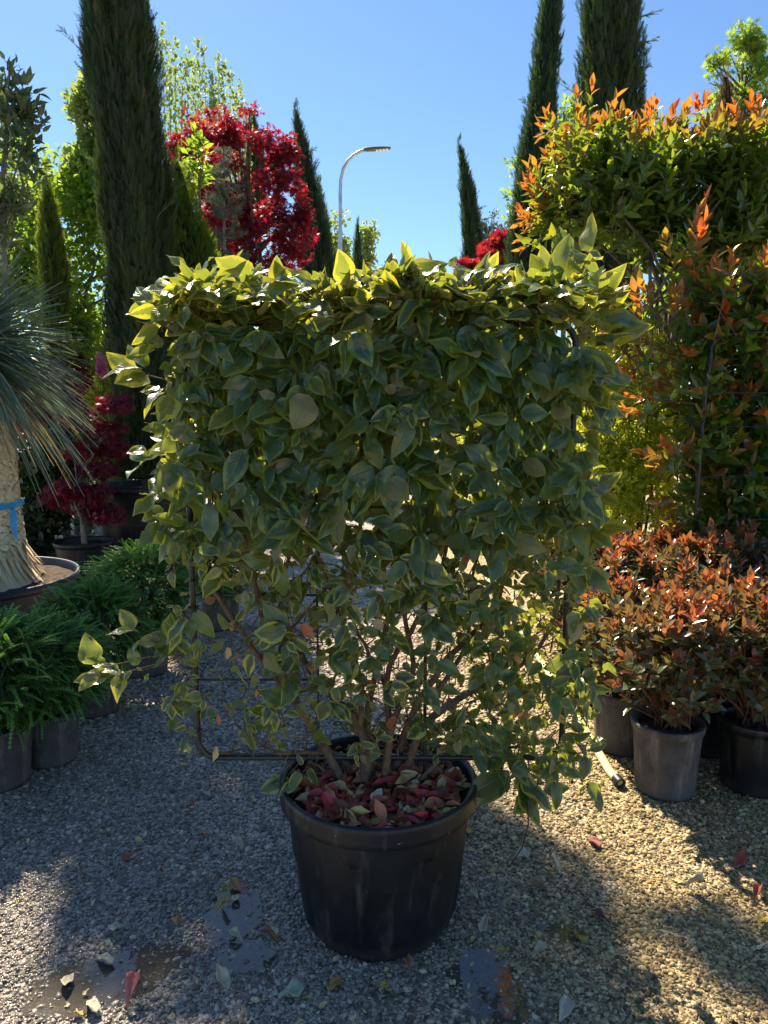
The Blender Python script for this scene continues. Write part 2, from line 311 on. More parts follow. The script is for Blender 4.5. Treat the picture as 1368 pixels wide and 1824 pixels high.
# ------------------------------------------------------------------ ground, gravel, puddles
PUD = [(G(205, 1735), .155, .07, .35), (G(150, 1775), .13, .05, .2), (G(415, 1625), .065, .115, .1), (G(435, 1705), .07, .05, 0), (G(860, 1735), .075, .075, .3), (G(890, 1800), .06, .05, 0), (G(1000, 1660), .06, .03, -.3)]
def wet(x, y):
    w = np.zeros_like(x)
    for c, a, b, r in PUD:
        dx = x - c[0]; dy = y - c[1]; u = dx * math.cos(r) + dy * math.sin(r); v = -dx * math.sin(r) + dy * math.cos(r)
        q = (u / a) ** 2 + (v / b) ** 2 + .22 * np.sin(x * 31 + y * 17 + 1) + .2 * np.sin(y * 43 - x * 29) + .16 * np.sin(x * 77 + y * 51) + .14 * np.sin(y * 101 - x * 63 + 2)
        w = np.maximum(w, np.clip((1.5 - q) * .8, 0, 1))
    return w
def ground_mat(name, pebble):
    m, n, l, p = nt(name); tco = n.new('ShaderNodeTexCoord'); geo = n.new('ShaderNodeNewGeometry'); P = geo.outputs['Position']
    big = noise(n, l, .55, 3, P); moss_sun = noise(n, l, 2.2, 4, P, .6)
    grey = [(0, (.08, .068, .052)), (.3, (.23, .20, .16)), (.5, (.38, .33, .26)), (.72, (.54, .46, .36)), (1, (.80, .71, .58))]
    tan = [(0, (.06, .042, .02)), (.3, (.22, .16, .065)), (.5, (.40, .29, .12)), (.75, (.56, .42, .19)), (1, (.78, .66, .40))]
    r1 = ramp(n, grey); r2 = ramp(n, tan)
    if pebble:
        at = n.new('ShaderNodeAttribute'); at.attribute_name = 'rnd'; src = at.outputs['Fac']
    else:
        vo = n.new('ShaderNodeTexVoronoi'); vo.inputs['Scale'].default_value = 85; l.new(P, vo.inputs['Vector'])
        sx = n.new('ShaderNodeSeparateColor'); l.new(vo.outputs['Color'], sx.inputs[0]); src = sx.outputs[0]
    l.new(src, r1.inputs[0]); l.new(src, r2.inputs[0])
    sp = n.new('ShaderNodeSeparateXYZ'); l.new(P, sp.inputs[0])
    # tan moss and painted-in warm sunlight colour the right-hand side of the lane
    f = mth(n, l, 'MULTIPLY', mth(n, l, 'ADD', mth(n, l, 'MULTIPLY_ADD', sp.outputs[0], .8, .0), mth(n, l, 'SUBTRACT', moss_sun.outputs[0], .35)), 1.3, clamp=True)
    c = mixc(n, l, f, r1.outputs[0], r2.outputs[0])
    # fine grime and damp patches (damp gravel is darker and glossier)
    damp = noise(n, l, 1.3, 5, P, .6); dn = mth(n, l, 'MULTIPLY', mth(n, l, 'ADD', mth(n, l, 'SUBTRACT', damp.outputs[0], .47), mth(n, l, 'MULTIPLY_ADD', sp.outputs[0], -.14, .05)), 5, clamp=True)
    near = mth(n, l, 'MULTIPLY', mth(n, l, 'SUBTRACT', 4.2, sp.outputs[1]), .5, clamp=True)
    dn = mth(n, l, 'MULTIPLY', dn, near)
    c = mixc(n, l, mth(n, l, 'MULTIPLY', dn, .34), c, (.05, .044, .036))
    fn = noise(n, l, 260, 3, P); c = mixc(n, l, mth(n, l, 'MULTIPLY', fn.outputs[0], .35), c, (.08, .07, .06))
    l.new(c, p.inputs['Base Color']); l.new(mth(n, l, 'MULTIPLY_ADD', dn, -.66, .85), p.inputs['Roughness'])
    if not pebble:
        b = n.new('ShaderNodeBump'); b.inputs['Strength'].default_value = 1.0; b.inputs['Distance'].default_value = .006
        l.new(mth(n, l, 'SUBTRACT', 1.0, vo.outputs['Distance']), b.inputs['Height']); l.new(b.outputs[0], p.inputs['Normal'])
    return m
M['ground'] = ground_mat('gravel_bed', False); M['pebble'] = ground_mat('gravel_pebbles', True)
g = MB(); g.add([(-900, -300, 0), (900, -300, 0), (900, 1500, 0), (-900, 1500, 0)], [[0, 1, 2, 3]]); tag(g.build('ground', M['ground'], smooth=False), kind='structure')
def ico():
    t = (1 + 5 ** .5) / 2
    V = np.array([(-1, t, 0), (1, t, 0), (-1, -t, 0), (1, -t, 0), (0, -1, t), (0, 1, t), (0, -1, -t), (0, 1, -t), (t, 0, -1), (t, 0, 1), (-t, 0, -1), (-t, 0, 1)], float)
    F = np.array([(0, 11, 5), (0, 5, 1), (0, 1, 7), (0, 7, 10), (0, 10, 11), (1, 5, 9), (5, 11, 4), (11, 10, 2), (10, 7, 6), (7, 1, 8), (3, 9, 4), (3, 4, 2), (3, 2, 6), (3, 6, 8), (3, 8, 9), (4, 9, 5), (2, 4, 11), (6, 2, 10), (8, 6, 7), (9, 8, 1)])
    return nrm(V), F
def pebbles():
    r = rng(3); IV, IF = ico(); X = []; S = []
    for y0, y1, dens, s0 in ((1.45, 2.4, 19000, .0041), (2.4, 3.4, 12500, .0050), (3.4, 5.2, 5500, .0068)):
        xm = .60 * y1 + .1; n = int(dens * (y1 - y0) * 2 * xm)
        x = r.uniform(-xm, xm, n); y = r.uniform(y0, y1, n); k = np.abs(x) < .60 * y + .12; x = x[k]; y = y[k]
        X.append(np.stack([x, y], 1)); S.append(s0 * np.clip(r.lognormal(0, .42, len(x)), .4, 2.6))
    X = np.concatenate(X); S = np.concatenate(S); n = len(X)
    wv = wet(X[:, 0], X[:, 1])
    z = S * r.uniform(-.3, .38, n) - wv * .0035
    a = r.uniform(0, 6.28, n); ca, sa = np.cos(a), np.sin(a); sx = S * r.uniform(.8, 1.45, n); sy = S * r.uniform(.6, 1.0, n); sz = S * r.uniform(.4, .75, n)
    jit = 1 + r.normal(0, .16, (n, 12, 1)); L = IV[None] * jit
    lx = L[..., 0] * sx[:, None]; ly = L[..., 1] * sy[:, None]; lz = L[..., 2] * sz[:, None]
    tl = r.normal(0, .35, n)[:, None]; lz2 = lz * np.cos(tl) + lx * np.sin(tl); lx2 = lx * np.cos(tl) - lz * np.sin(tl)
    V = np.stack([X[:, 0, None] + lx2 * ca[:, None] - ly * sa[:, None], X[:, 1, None] + lx2 * sa[:, None] + ly * ca[:, None], z[:, None] + lz2], -1)
    F = (IF[None] + (np.arange(n) * 12)[:, None, None]).reshape(-1, 3)
    m = MB(); m.add(V.reshape(-1, 3), F, np.repeat(np.clip(r.beta(1.5, 1.7, n), 0, 1), 12))
    tag(m.build('gravel', M['pebble']), kind='stuff')
pebbles()
def water_mat():
    m, n, l, p = nt('puddle_water'); n.remove(p); geo = n.new('ShaderNodeNewGeometry')
    z = noise(n, l, 22, 3, geo.outputs['Position']); b = n.new('ShaderNodeBump'); b.inputs['Strength'].default_value = .15; b.inputs['Distance'].default_value = .004; l.new(z.outputs[0], b.inputs['Height'])
    gl = n.new('ShaderNodeBsdfGlossy'); gl.inputs['Roughness'].default_value = .03; l.new(b.outputs[0], gl.inputs['Normal'])
    tr = n.new('ShaderNodeBsdfTransparent'); tr.inputs[0].default_value = (.66, .66, .64, 1)
    fr = n.new('ShaderNodeFresnel'); fr.inputs[0].default_value = 1.45; l.new(b.outputs[0], fr.inputs['Normal'])
    mx = n.new('ShaderNodeMixShader'); l.new(mth(n, l, 'MULTIPLY', fr.outputs[0], 1.5, clamp=True), mx.inputs[0]); df = n.new('ShaderNodeBsdfDiffuse'); df.inputs[0].default_value = (.16, .145, .12, 1); m2 = n.new('ShaderNodeMixShader'); m2.inputs[0].default_value = .38; l.new(tr.outputs[0], m2.inputs[1]); l.new(df.outputs[0], m2.inputs[2]); l.new(m2.outputs[0], mx.inputs[1]); l.new(gl.outputs[0], mx.inputs[2])
    l.new(mx.outputs[0], n['Material Output'].inputs[0]); return m
M['water'] = water_mat()
def puddles():
    r = rng(8); m = MB()
    for i, (c, a, b, rot) in enumerate(PUD):
        t = np.linspace(0, 2 * np.pi, 40, endpoint=False); q = 1.32 + .13 * np.sin(3 * t + i) + .08 * np.sin(7 * t + i * 2) + .05 * np.sin(12 * t)
        u = a * q * np.cos(t); v = b * q * np.sin(t); x = c[0] + u * math.cos(rot) - v * math.sin(rot); y = c[1] + u * math.sin(rot) + v * math.cos(rot)
        V = np.vstack([np.stack([x, y, np.full(40, (.0027 + i * .00005))], 1), [[c[0], c[1], (.0027 + i * .00005)]]])
        m.add(V, [[k, (k + 1) % 40, 40] for k in range(40)])
    tag(m.build('water', M['water'], smooth=False), kind='structure')
puddles()

# ------------------------------------------------------------------ pots
def pot_profile(R_, rb, h, rim=.045, t=.012):
    """outer profile from the centre of the base round to the inside soil line"""
    return [(0, .004), (rb * .86, .004), (rb * .97, .0), (rb, .02), (rb + (R_ * .93 - rb) * .5, h * .5), (R_ * .925, h - rim - .012), (R_ * .93, h - rim), (R_ * .975, h - rim + .004), (R_ * .995, h - rim * .55), (R_, h - .012), (R_ * .998, h - .003), (R_ * .98, h + .001), (R_ - t * 1.8, h - .003), (R_ - t * 2.2, h - .012), (R_ - t * 2.6, h * .55)]
def make_pot(parent, R_, rb, h, mat, rim=.045, ribs=0, soil=.06, seed=0, soilmat=None):
    m = MB()
    def fr(r, z, a):
        if not ribs: return r
        k = ((z > h * .06) & (z < h - rim - .005)).astype(float) * (r > rb * .9) * (r < R_ * .95)
        s = np.cos(a * ribs); return r - k * (R_ * .035) * np.clip((s - .86) * 12, 0, 1) + 0 * r
    m.lathe(pot_profile(R_, rb, h, rim), 96, fr=fr)
    o = m.build('pot', mat, parent)
    # soil
    r = rng(seed); s = MB(); nr, na = 10, 36; V = []; zz = h - soil
    for i in range(nr + 1):
        for j in range(na):
            a = j / na * 6.2832; q = i / nr * (R_ - .036); V.append((q * math.cos(a), q * math.sin(a), zz + r.normal(0, .006) + .02 * (1 - i / nr)))
    F = [[i * na + j, i * na + (j + 1) % na, (i + 1) * na + (j + 1) % na, (i + 1) * na + j] for i in range(nr) for j in range(na)]
    s.add(V, F); s.build('soil', soilmat or M['soil'], parent)
    return o

# ------------------------------------------------------------------ the trained shrub on its frame
D0 = 2.12
def P0(px, py, dy=0.0): return W(px, py, D0 + dy) - np.array([-.017, D0, 0]) * np.array([1, 1, 1])
def main_shrub():
    root = thing('potted_shrub', (-.017, D0, 0), 'large variegated shrub trained flat on a black frame in a round black pot', 'potted shrub')
    H = .455; Rr, Rb = .30, .222
    # pot body with a wide rolled rim, faint raised panels
    prof = [(0, .006), (.16, .006), (.165, .0), (Rb - .012, .0), (Rb, .018), (.236, .06), (.250, .16), (.259, .27), (.2645, .330), (.2660, .333), (.2675, .337), (.2700, .385), (.2715, .392), (.286, .394), (.2955, .396)]
    prof2 = [(.2950, .394), (.2985, .402), (.2990, .412), (.2995, .440), (.300, .450), (.298, .456), (.292, .4585), (.284, .456), (.280, .448), (.276, .40), (.265, .25)]
    m = MB()
    def fr(r, z, a):
        k = ((z > .03) & (z < .34)).astype(float); s = np.abs(((a * 8 / 6.28318 + .3) % 1) - .5)
        return r + k * .0065 * np.clip((s - .36) * 22, 0, 1) - .004 * np.exp(-((z - .0) / .02) ** 2) * (np.sin(a * 9) > .7)
    m.lathe(prof, 192, fr=fr); po = m.build('pot', M['pot'], root)
    m = MB(); m.lathe(prof2, 128); m.build('rim', M['pot'], po)
    r = rng(11); s = MB(); nr, na = 16, 60; V = []
    for i in range(nr + 1):
        for j in range(na):
            a = j / na * 6.2832; q = i / nr * .272; V.append((q * math.cos(a), q * math.sin(a), .405 + r.normal(0, .005) + .022 * (1 - (i / nr) ** 2)))
    s.add(V, [[i * na + j, i * na + (j + 1) % na, (i + 1) * na + (j + 1) % na, (i + 1) * na + j] for i in range(nr) for j in range(na)]); s.build('soil', M['soil'], root)
    # frame
    fm = MB(); x0, x1, z0, z1, q = -.545, .555, .515, 1.80, .06
    def arc(cx, cz, a0, a1): return [(cx + q * math.cos(a), 0, cz + q * math.sin(a)) for a in np.linspace(a0, a1, 7)]
    loop = [(0, 0, z0), (-.25, 0, z0)] + arc(x0 + q, z0 + q, -math.pi / 2, -math.pi)[0:] + [(x0, 0, z0 + .4), (x0, 0, z1 - .4)] + arc(x0 + q, z1 - q, math.pi, math.pi / 2) + [(-.2, 0, z1), (.2, 0, z1)] + arc(x1 - q, z1 - q, math.pi / 2, 0) + [(x1, 0, z1 - .4), (x1, 0, z0 + .4)] + arc(x1 - q, z0 + q, 0, -math.pi / 2) + [(.25, 0, z0), (0, 0, z0)]
    fm.tube(loop, .0095, 10); fm.tube([(-.12, .0, .10), (-.12, .0, .3), (-.12, 0, z0)], .008, 8); fm.tube([(.14, .0, .10), (.14, .0, .9), (.14, 0, z1)], .0055, 8)
    for z, xe in ((.76, -.18), (1.02, -.18), (1.28, x1), (1.54, x1)): fm.tube([(x0, .002, z), ((x0 + xe) / 2, .002, z), (xe, .002, z)], .0036, 8)
    fm.tube([(-.18, .0, z0), (-.18, .0, .9), (-.18, 0, z1)], .0036, 8)
    fm.tube([(.35, -.001, 1.02), (.35, -.001, 1.3), (.35, -.001, z1)], .0035, 8)
    fm.build('trellis_frame', M['frame'], root)
    for (x, z) in ((x0, .60), (x0, .98), (x0, 1.06), (x1, .72), (x1, 1.05), (x1, 1.4), (-.12, .62), (.14, .70), (-.33, 1.02), (.35, .76), (.1, 1.02)):
        tm = MB(); t = np.linspace(0, 6.4, 14); tm.tube(np.stack([x + .016 * np.cos(t), -.004 + .016 * np.sin(t), z + .0015 * t], 1), .0022, 5, caps=False); tm.tube([(x + .012, -.016, z), (x + .02, -.03, z - .006), (x + .03, -.04, z + .005)], .0016, 5); tm.build('cable_tie', M['tie'], root)
    w0 = P0(940, 1425, -.12); w1 = P0(941, 1470, -.13); w2 = P0(930, 1510, -.15); w3 = P0(911, 1538, -.16)
    tm = MB(); tm.tube([w0, w1, w2, w3], .0022, 5); tm.build('wire', M['tie'], root)
    # stems: a fan out of the pot, in photo positions on the frame plane
    st = MB(); r = rng(21)
    mains = [[(640, 1395), (575, 1325), (525, 1250), (470, 1180), (405, 1090), (362, 1010), (350, 900), (345, 760)], [(625, 1390), (560, 1300), (505, 1215), (470, 1110), (445, 1000), (420, 880), (400, 700)],
             [(655, 1390), (640, 1290), (560, 1210), (500, 1060), (520, 960), (500, 800)], [(650, 1385), (645, 1290), (640, 1200), (600, 1080), (560, 950), (555, 760)],
             [(660, 1390), (655, 1280), (672, 1180), (690, 1060), (640, 930), (650, 700)], [(690, 1390), (692, 1300), (690, 1200), (740, 1110), (790, 1000), (800, 850), (790, 650)],
             [(700, 1385), (720, 1310), (752, 1240), (800, 1170), (880, 1080), (905, 960), (900, 760)], [(712, 1380), (760, 1290), (840, 1230), (930, 1180), (985, 1100), (1000, 950), (990, 760)],
             [(680, 1385), (700, 1290), (735, 1200), (720, 1080), (730, 940), (700, 800)], [(640, 1392), (600, 1345), (540, 1340), (450, 1345), (390, 1340)], [(600, 1395), (560, 1360), (470, 1330), (420, 1290)],
             [(720, 1385), (800, 1340), (900, 1330), (990, 1320)], [(560, 1300), (500, 1180), (520, 1120), (600, 1030), (680, 960)], [(1000, 950), (960, 840), (880, 760), (760, 800)], [(350, 900), (420, 780), (560, 740), (700, 760)],
             [(470, 1180), (520, 1060), (560, 990)], [(700, 1250), (640, 1130), (600, 1060)], [(760, 1250), (830, 1150), (840, 1050), (860, 940)]]
    for k, pl in enumerate(mains):
        pts = [P0(px, py, r.normal(0, .018)) for px, py in pl]
        if pl[0][1] > 1370: pts[0] = np.array([pts[0][0] * .9, r.uniform(-.05, .03), .395])
        P = np.array(pts); tt = np.linspace(0, len(P) - 1, (len(P) - 1) * 6 + 1); i = np.minimum(tt.astype(int), len(P) - 2); f = (tt - i)
        Pm = np.vstack([2 * P[0] - P[1], P, 2 * P[-1] - P[-2]]); a, b, c, d = Pm[i], Pm[i + 1], Pm[i + 2], Pm[i + 3]; f = f[:, None]
        C = .5 * ((2 * b) + (c - a) * f + (2 * a - 5 * b + 4 * c - d) * f * f + (3 * b - a - 3 * c + d) * f ** 3); C += r.normal(0, .0022, C.shape)
        rad = np.linspace((.0125 if k < 9 else .007), .0035, len(C)) * r.uniform(.8, 1.15); st.tube(C, rad, 8)
        for _ in range(13):   # short dry twigs
            j = r.integers(3, len(C)); v = nrm(r.normal(0, 1, 3) * [1, .7, .8]); L = r.uniform(.05, .16); e = C[j] + v * L
            st.tube([C[j], C[j] + v * L * .5 + [0, 0, .01], e + [0, 0, -.01]], [.0026, .0018, .001], 5)
    # foliage
    fo = MB(); r = rng(5)
    def cluster(T, face, down, n, Ls, spread=.8, yg=0.0, twig=None):
        T = np.asarray(T, float); ang = np.linspace(-1, 1, n) * spread * 1.25 + r.normal(0, .25, n)
        side = nrm(np.cross(down, face)); A = np.cos(ang)[:, None] * nrm(down) + np.sin(ang)[:, None] * side + nrm(face) * r.uniform(-.05, .5, n)[:, None] + r.normal(0, .12, (n, 3))
        L = Ls * r.uniform(.45, 1.25, n); pos = T + r.normal(0, .013, (n, 3)) + nrm(A) * .012
        nn = nrm(face) + r.normal(0, .42, (n, 3)) + np.array([0, 0, .35]); nn = np.where(r.random((n, 1)) < .06, -nn, nn)
        fo.leaves([BIG[i] for i in r.permutation(8)], pos, A, nn, L, np.clip(r.beta(1.6, 1.7, n), 0, 1), yg, r.uniform(.72, 1.05, n))
        if twig is not None: st.tube([twig, (np.asarray(twig) + T) / 2 + r.normal(0, .008, 3), T], [.0028, .002, .0014], 5)
    def dens(px, py):
        if py < 505: return .0
        if py < 930:
            if 610 < px < 720 and 880 < py: return .3
            if math.sin(px * .031 + 1) * math.sin(py * .027) + .5 * math.sin(px * .07 + py * .05) > 1.15: return .45
            return 1.0 if 318 < px < 1045 else .45
        if py < 1010: return .85
        if px > 745: return (1.0 if py < 1330 else (.7 if px > 880 and py < 1400 else .0)) * (1 if px < 1035 else .35)
        if py > 1340: return .0
        if py > 1270: return .34 if px < 560 else .2
        return .36 if px < 430 else .5 if px < 500 else (.4 if 650 < px < 740 and 1080 < py < 1200 else .85)
    cnt = 0
    for layer, (dy0, dy1, N, Ls) in enumerate(((-.20, -.09, 300, .092), (-.12, -.03, 640, .074), (-.02, .08, 480, .066), (.07, .17, 300, .072))):
        k = 0
        while k < N:
            px, py = r.uniform(300, 1062), r.uniform(505, 1410); k += 1
            if r.random() > dens(px, py): continue
            low = py > 960; dy = r.uniform(dy0, dy1); s = -1 if layer < 2 else 1
            T = P0(px, py, dy); face = np.array([r.normal(0, .4), s, r.uniform(.0, .7)])
            down = np.array([r.normal(0, .6), s * r.uniform(.05, .6), -1]);
            if low and r.random() < .4: down = r.normal(0, 1, 3) * [1, .5, .8]; face = r.normal(0, 1, 3) + [0, s * .6, .3]
            if py < 570: down = np.array([r.normal(0, .7), s * r.uniform(.3, 1.0), r.uniform(-.7, .6)]); face = np.array([r.normal(0, .3), s * .5, .9])
            L = Ls * (1.0 if not low else .8) * r.uniform(.75, 1.2)
            if low and r.random() < .45: L *= .62
            cluster(T, face, down, int(r.integers(2, 6) if low else r.integers(4, 8)), L, r.uniform(.5, 1.1), yg=(r.uniform(.3, 1) if low and px < 760 else (r.uniform(.05, .45) if low else r.choice([0, .05, .15, .4]))), twig=P0(px + r.normal(0, 12), py + r.uniform(5, 30), dy * .25)); cnt += 1
    # crown line along the top: shoots standing up and leaning out
    for px in np.linspace(285, 1065, 74):
        for rep in range(3):
            x = px + r.normal(0, 12); y = r.uniform(508, 560) + (14 if 400 < x < 620 else 0) + (10 if x < 340 else 0); dy = r.uniform(-.15, .15)
            up = np.array([r.normal(0, .8), r.normal(-.1, .7), r.uniform(-.15, .75)]); face = np.array([r.normal(0, .4), r.normal(-.2, .5), .9]) * [1, 1, 1]
            cluster(P0(x, y, dy), nrm(np.cross(up, [r.normal(0, .4), 1, 0.])) + [0, -.3, .5], up, int(r.integers(3, 6)), .085 * r.uniform(.7, 1.2), 1.0, yg=.75, twig=P0(x, y + 30, dy * .5))
    for px, py, n, L in ((432, 478, 3, .085), (470, 500, 3, .1), (560, 488, 3, .11), (660, 492, 3, .105), (705, 490, 4, .11), (730, 478, 3, .1), (795, 468, 3, .09), (862, 478, 4, .09), (930, 495, 4, .11), (1010, 470, 4, .11), (1026, 415, 3, .10), (1045, 430, 2, .10), (995, 465, 3, .10), (1050, 500, 3, .1), (330, 520, 4, .1), (285, 540, 4, .08), (600, 500, 3, .1), (510, 512, 3, .09)):
        up = np.array([r.normal(.25, .5), r.normal(-.1, .4), .8]); cluster(P0(px, py + 32, r.uniform(-.06, .06)), [r.normal(0, .3), -.6, .7], up, n, L, 1.0, yg=.8, twig=P0(px - 5, py + 60, 0))
    # side shoots: (px, py, direction x, z, leaves, size)
    for px, py, dx, dz, n, L, ax, ay in ((262, 668, -1, .12, 5, .105, 330, 680), (300, 690, -.8, -.4, 5, .10, 340, 700), (292, 800, -.8, -.35, 4, .10, 345, 820), (262, 812, -.9, -.2, 3, .09, 345, 830), (330, 860, -.7, -.5, 5, .09, 350, 860), (290, 895, -.9, -.3, 5, .09, 345, 900),
                                 (300, 930, -.8, -.3, 5, .085, 345, 930), (318, 770, -.6, .5, 4, .07, 345, 790), (320, 965, -.6, -.5, 5, .08, 345, 960), (300, 545, -.8, .3, 5, .085, 340, 580), (280, 575, -.9, .1, 4, .085, 335, 600), (290, 605, -.8, -.4, 3, .08, 335, 620),
                                 (300, 1140, -.9, .25, 6, .075, 362, 1165), (262, 1133, -1, .05, 3, .08, 362, 1165), (330, 1150, -.6, .2, 5, .075, 362, 1165), (215, 1200, -.9, -.2, 6, .08, 340, 1160), (180, 1190, -1, .1, 4, .085, 340, 1160), (245, 1195, -.3, .6, 4, .055, 340, 1160),
                                 (1070, 590, 1, .1, 5, .115, 1010, 600), (1050, 640, .8, -.5, 5, .1, 1010, 640), (1062, 700, .7, -.7, 4, .1, 1010, 690), (1050, 770, .7, -.6, 4, .09, 1005, 780), (1045, 880, .7, -.6, 4, .09, 1005, 880), (1050, 920, .5, -.8, 4, .09, 1005, 910), (1040, 1010, .7, -.5, 5, .09, 1000, 1000),
                                 (1035, 1090, .7, -.6, 5, .09, 1000, 1080), (1030, 1250, .9, -.1, 4, .075, 1000, 1240), (1035, 1330, .6, -.5, 4, .07, 1000, 1300), (985, 1330, .3, -.9, 6, .085, 990, 1300), (915, 1375, .0, -1, 6, .13, 930, 1320), (905, 1330, -.5, -.8, 6, .09, 930, 1300), (850, 1330, -.4, -.8, 5, .08, 900, 1300),
                                 (950, 1400, .3, -.9, 4, .08, 940, 1350), (345, 1340, -.6, .2, 4, .05, 400, 1345), (540, 1375, -.5, -.6, 4, .08, 560, 1340), (510, 1385, -.6, -.7, 3, .085, 560, 1340), (440, 1300, .3, -1, 3, .075, 470, 1270)):
        cluster(P0(px, py, r.uniform(-.08, 0)), [dx * .3 + r.normal(0, .3), -.7, .6], [dx, r.uniform(-.4, .1), dz], n, L, .9, yg=r.uniform(.2, .7), twig=P0(ax, ay))
    # fallen brown leaves caught in the lower twigs are a different material but hang on: part of the foliage colour range
    st.build('stem', M['var_bark'], root)
    dr = fo; N = 70; pos = np.array([P0(r.uniform(360, 1010), r.uniform(880, 1340), r.uniform(-.1, .1)) for _ in range(N)])
    dr.leaves(BIG[:4], pos, r.normal(0, .5, (N, 3)) + [0, 0, -.9], r.normal(0, 1, (N, 3)), r.uniform(.035, .065, N), r.uniform(.35, .8, N), mi=1); fo.build('foliage', [M['var'], M['chips']], root)
    print('clusters', cnt)
main_shrub()
def litter():
    r = rng(31); m = MB()
    N = 560; a = r.uniform(0, 6.28, N); q = .262 * np.sqrt(r.uniform(0, 1, N)); pos = np.stack([q * np.cos(a) - .017, q * np.sin(a) + D0, .428 + .018 * (1 - (q / .27) ** 2) + r.uniform(-.004, .012, N)], 1)
    front = (pos[:, 1] < D0 + .02)
    d = r.normal(0, 1, (N, 3)) * [1, 1, .22]; nn = r.normal(0, .55, (N, 3)) + [0, -.1, 1]
    sz = np.where(front, r.uniform(.042, .085, N), r.uniform(.014, .035, N)); yg = ((r.random(N) < .2) & front).astype(float); rn = np.where(front, r.beta(1.2, 1.6, N), r.uniform(.0, .45, N))
    k = r.permutation(N); m.leaves([leaf_t(5, 4, w, c, f, .25, ph=w * 50) for w, c, f in ((.22, .4, .3), (.27, -.5, .4), (.24, .9, .5), (.19, .2, .6), (.3, .5, .2))], pos[k], d[k], nn[k], sz[k], rn[k], yg[k], .9)
    N = 900; a = r.uniform(0, 6.28, N); q = .268 * np.sqrt(r.uniform(0, 1, N)); pos = np.stack([q * np.cos(a) - .017, q * np.sin(a) + D0, .418 + .016 * (1 - (q / .27) ** 2) + r.uniform(-.003, .008, N)], 1)
    m.leaves(OVA, pos, r.normal(0, 1, (N, 3)) * [1, 1, .3], r.normal(0, .6, (N, 3)) + [0, 0, 1], r.uniform(.008, .024, N), r.uniform(0, .5, N), 0, .6)
    tag(m.build('leaf_litter', M['chips']), kind='stuff')
litter()

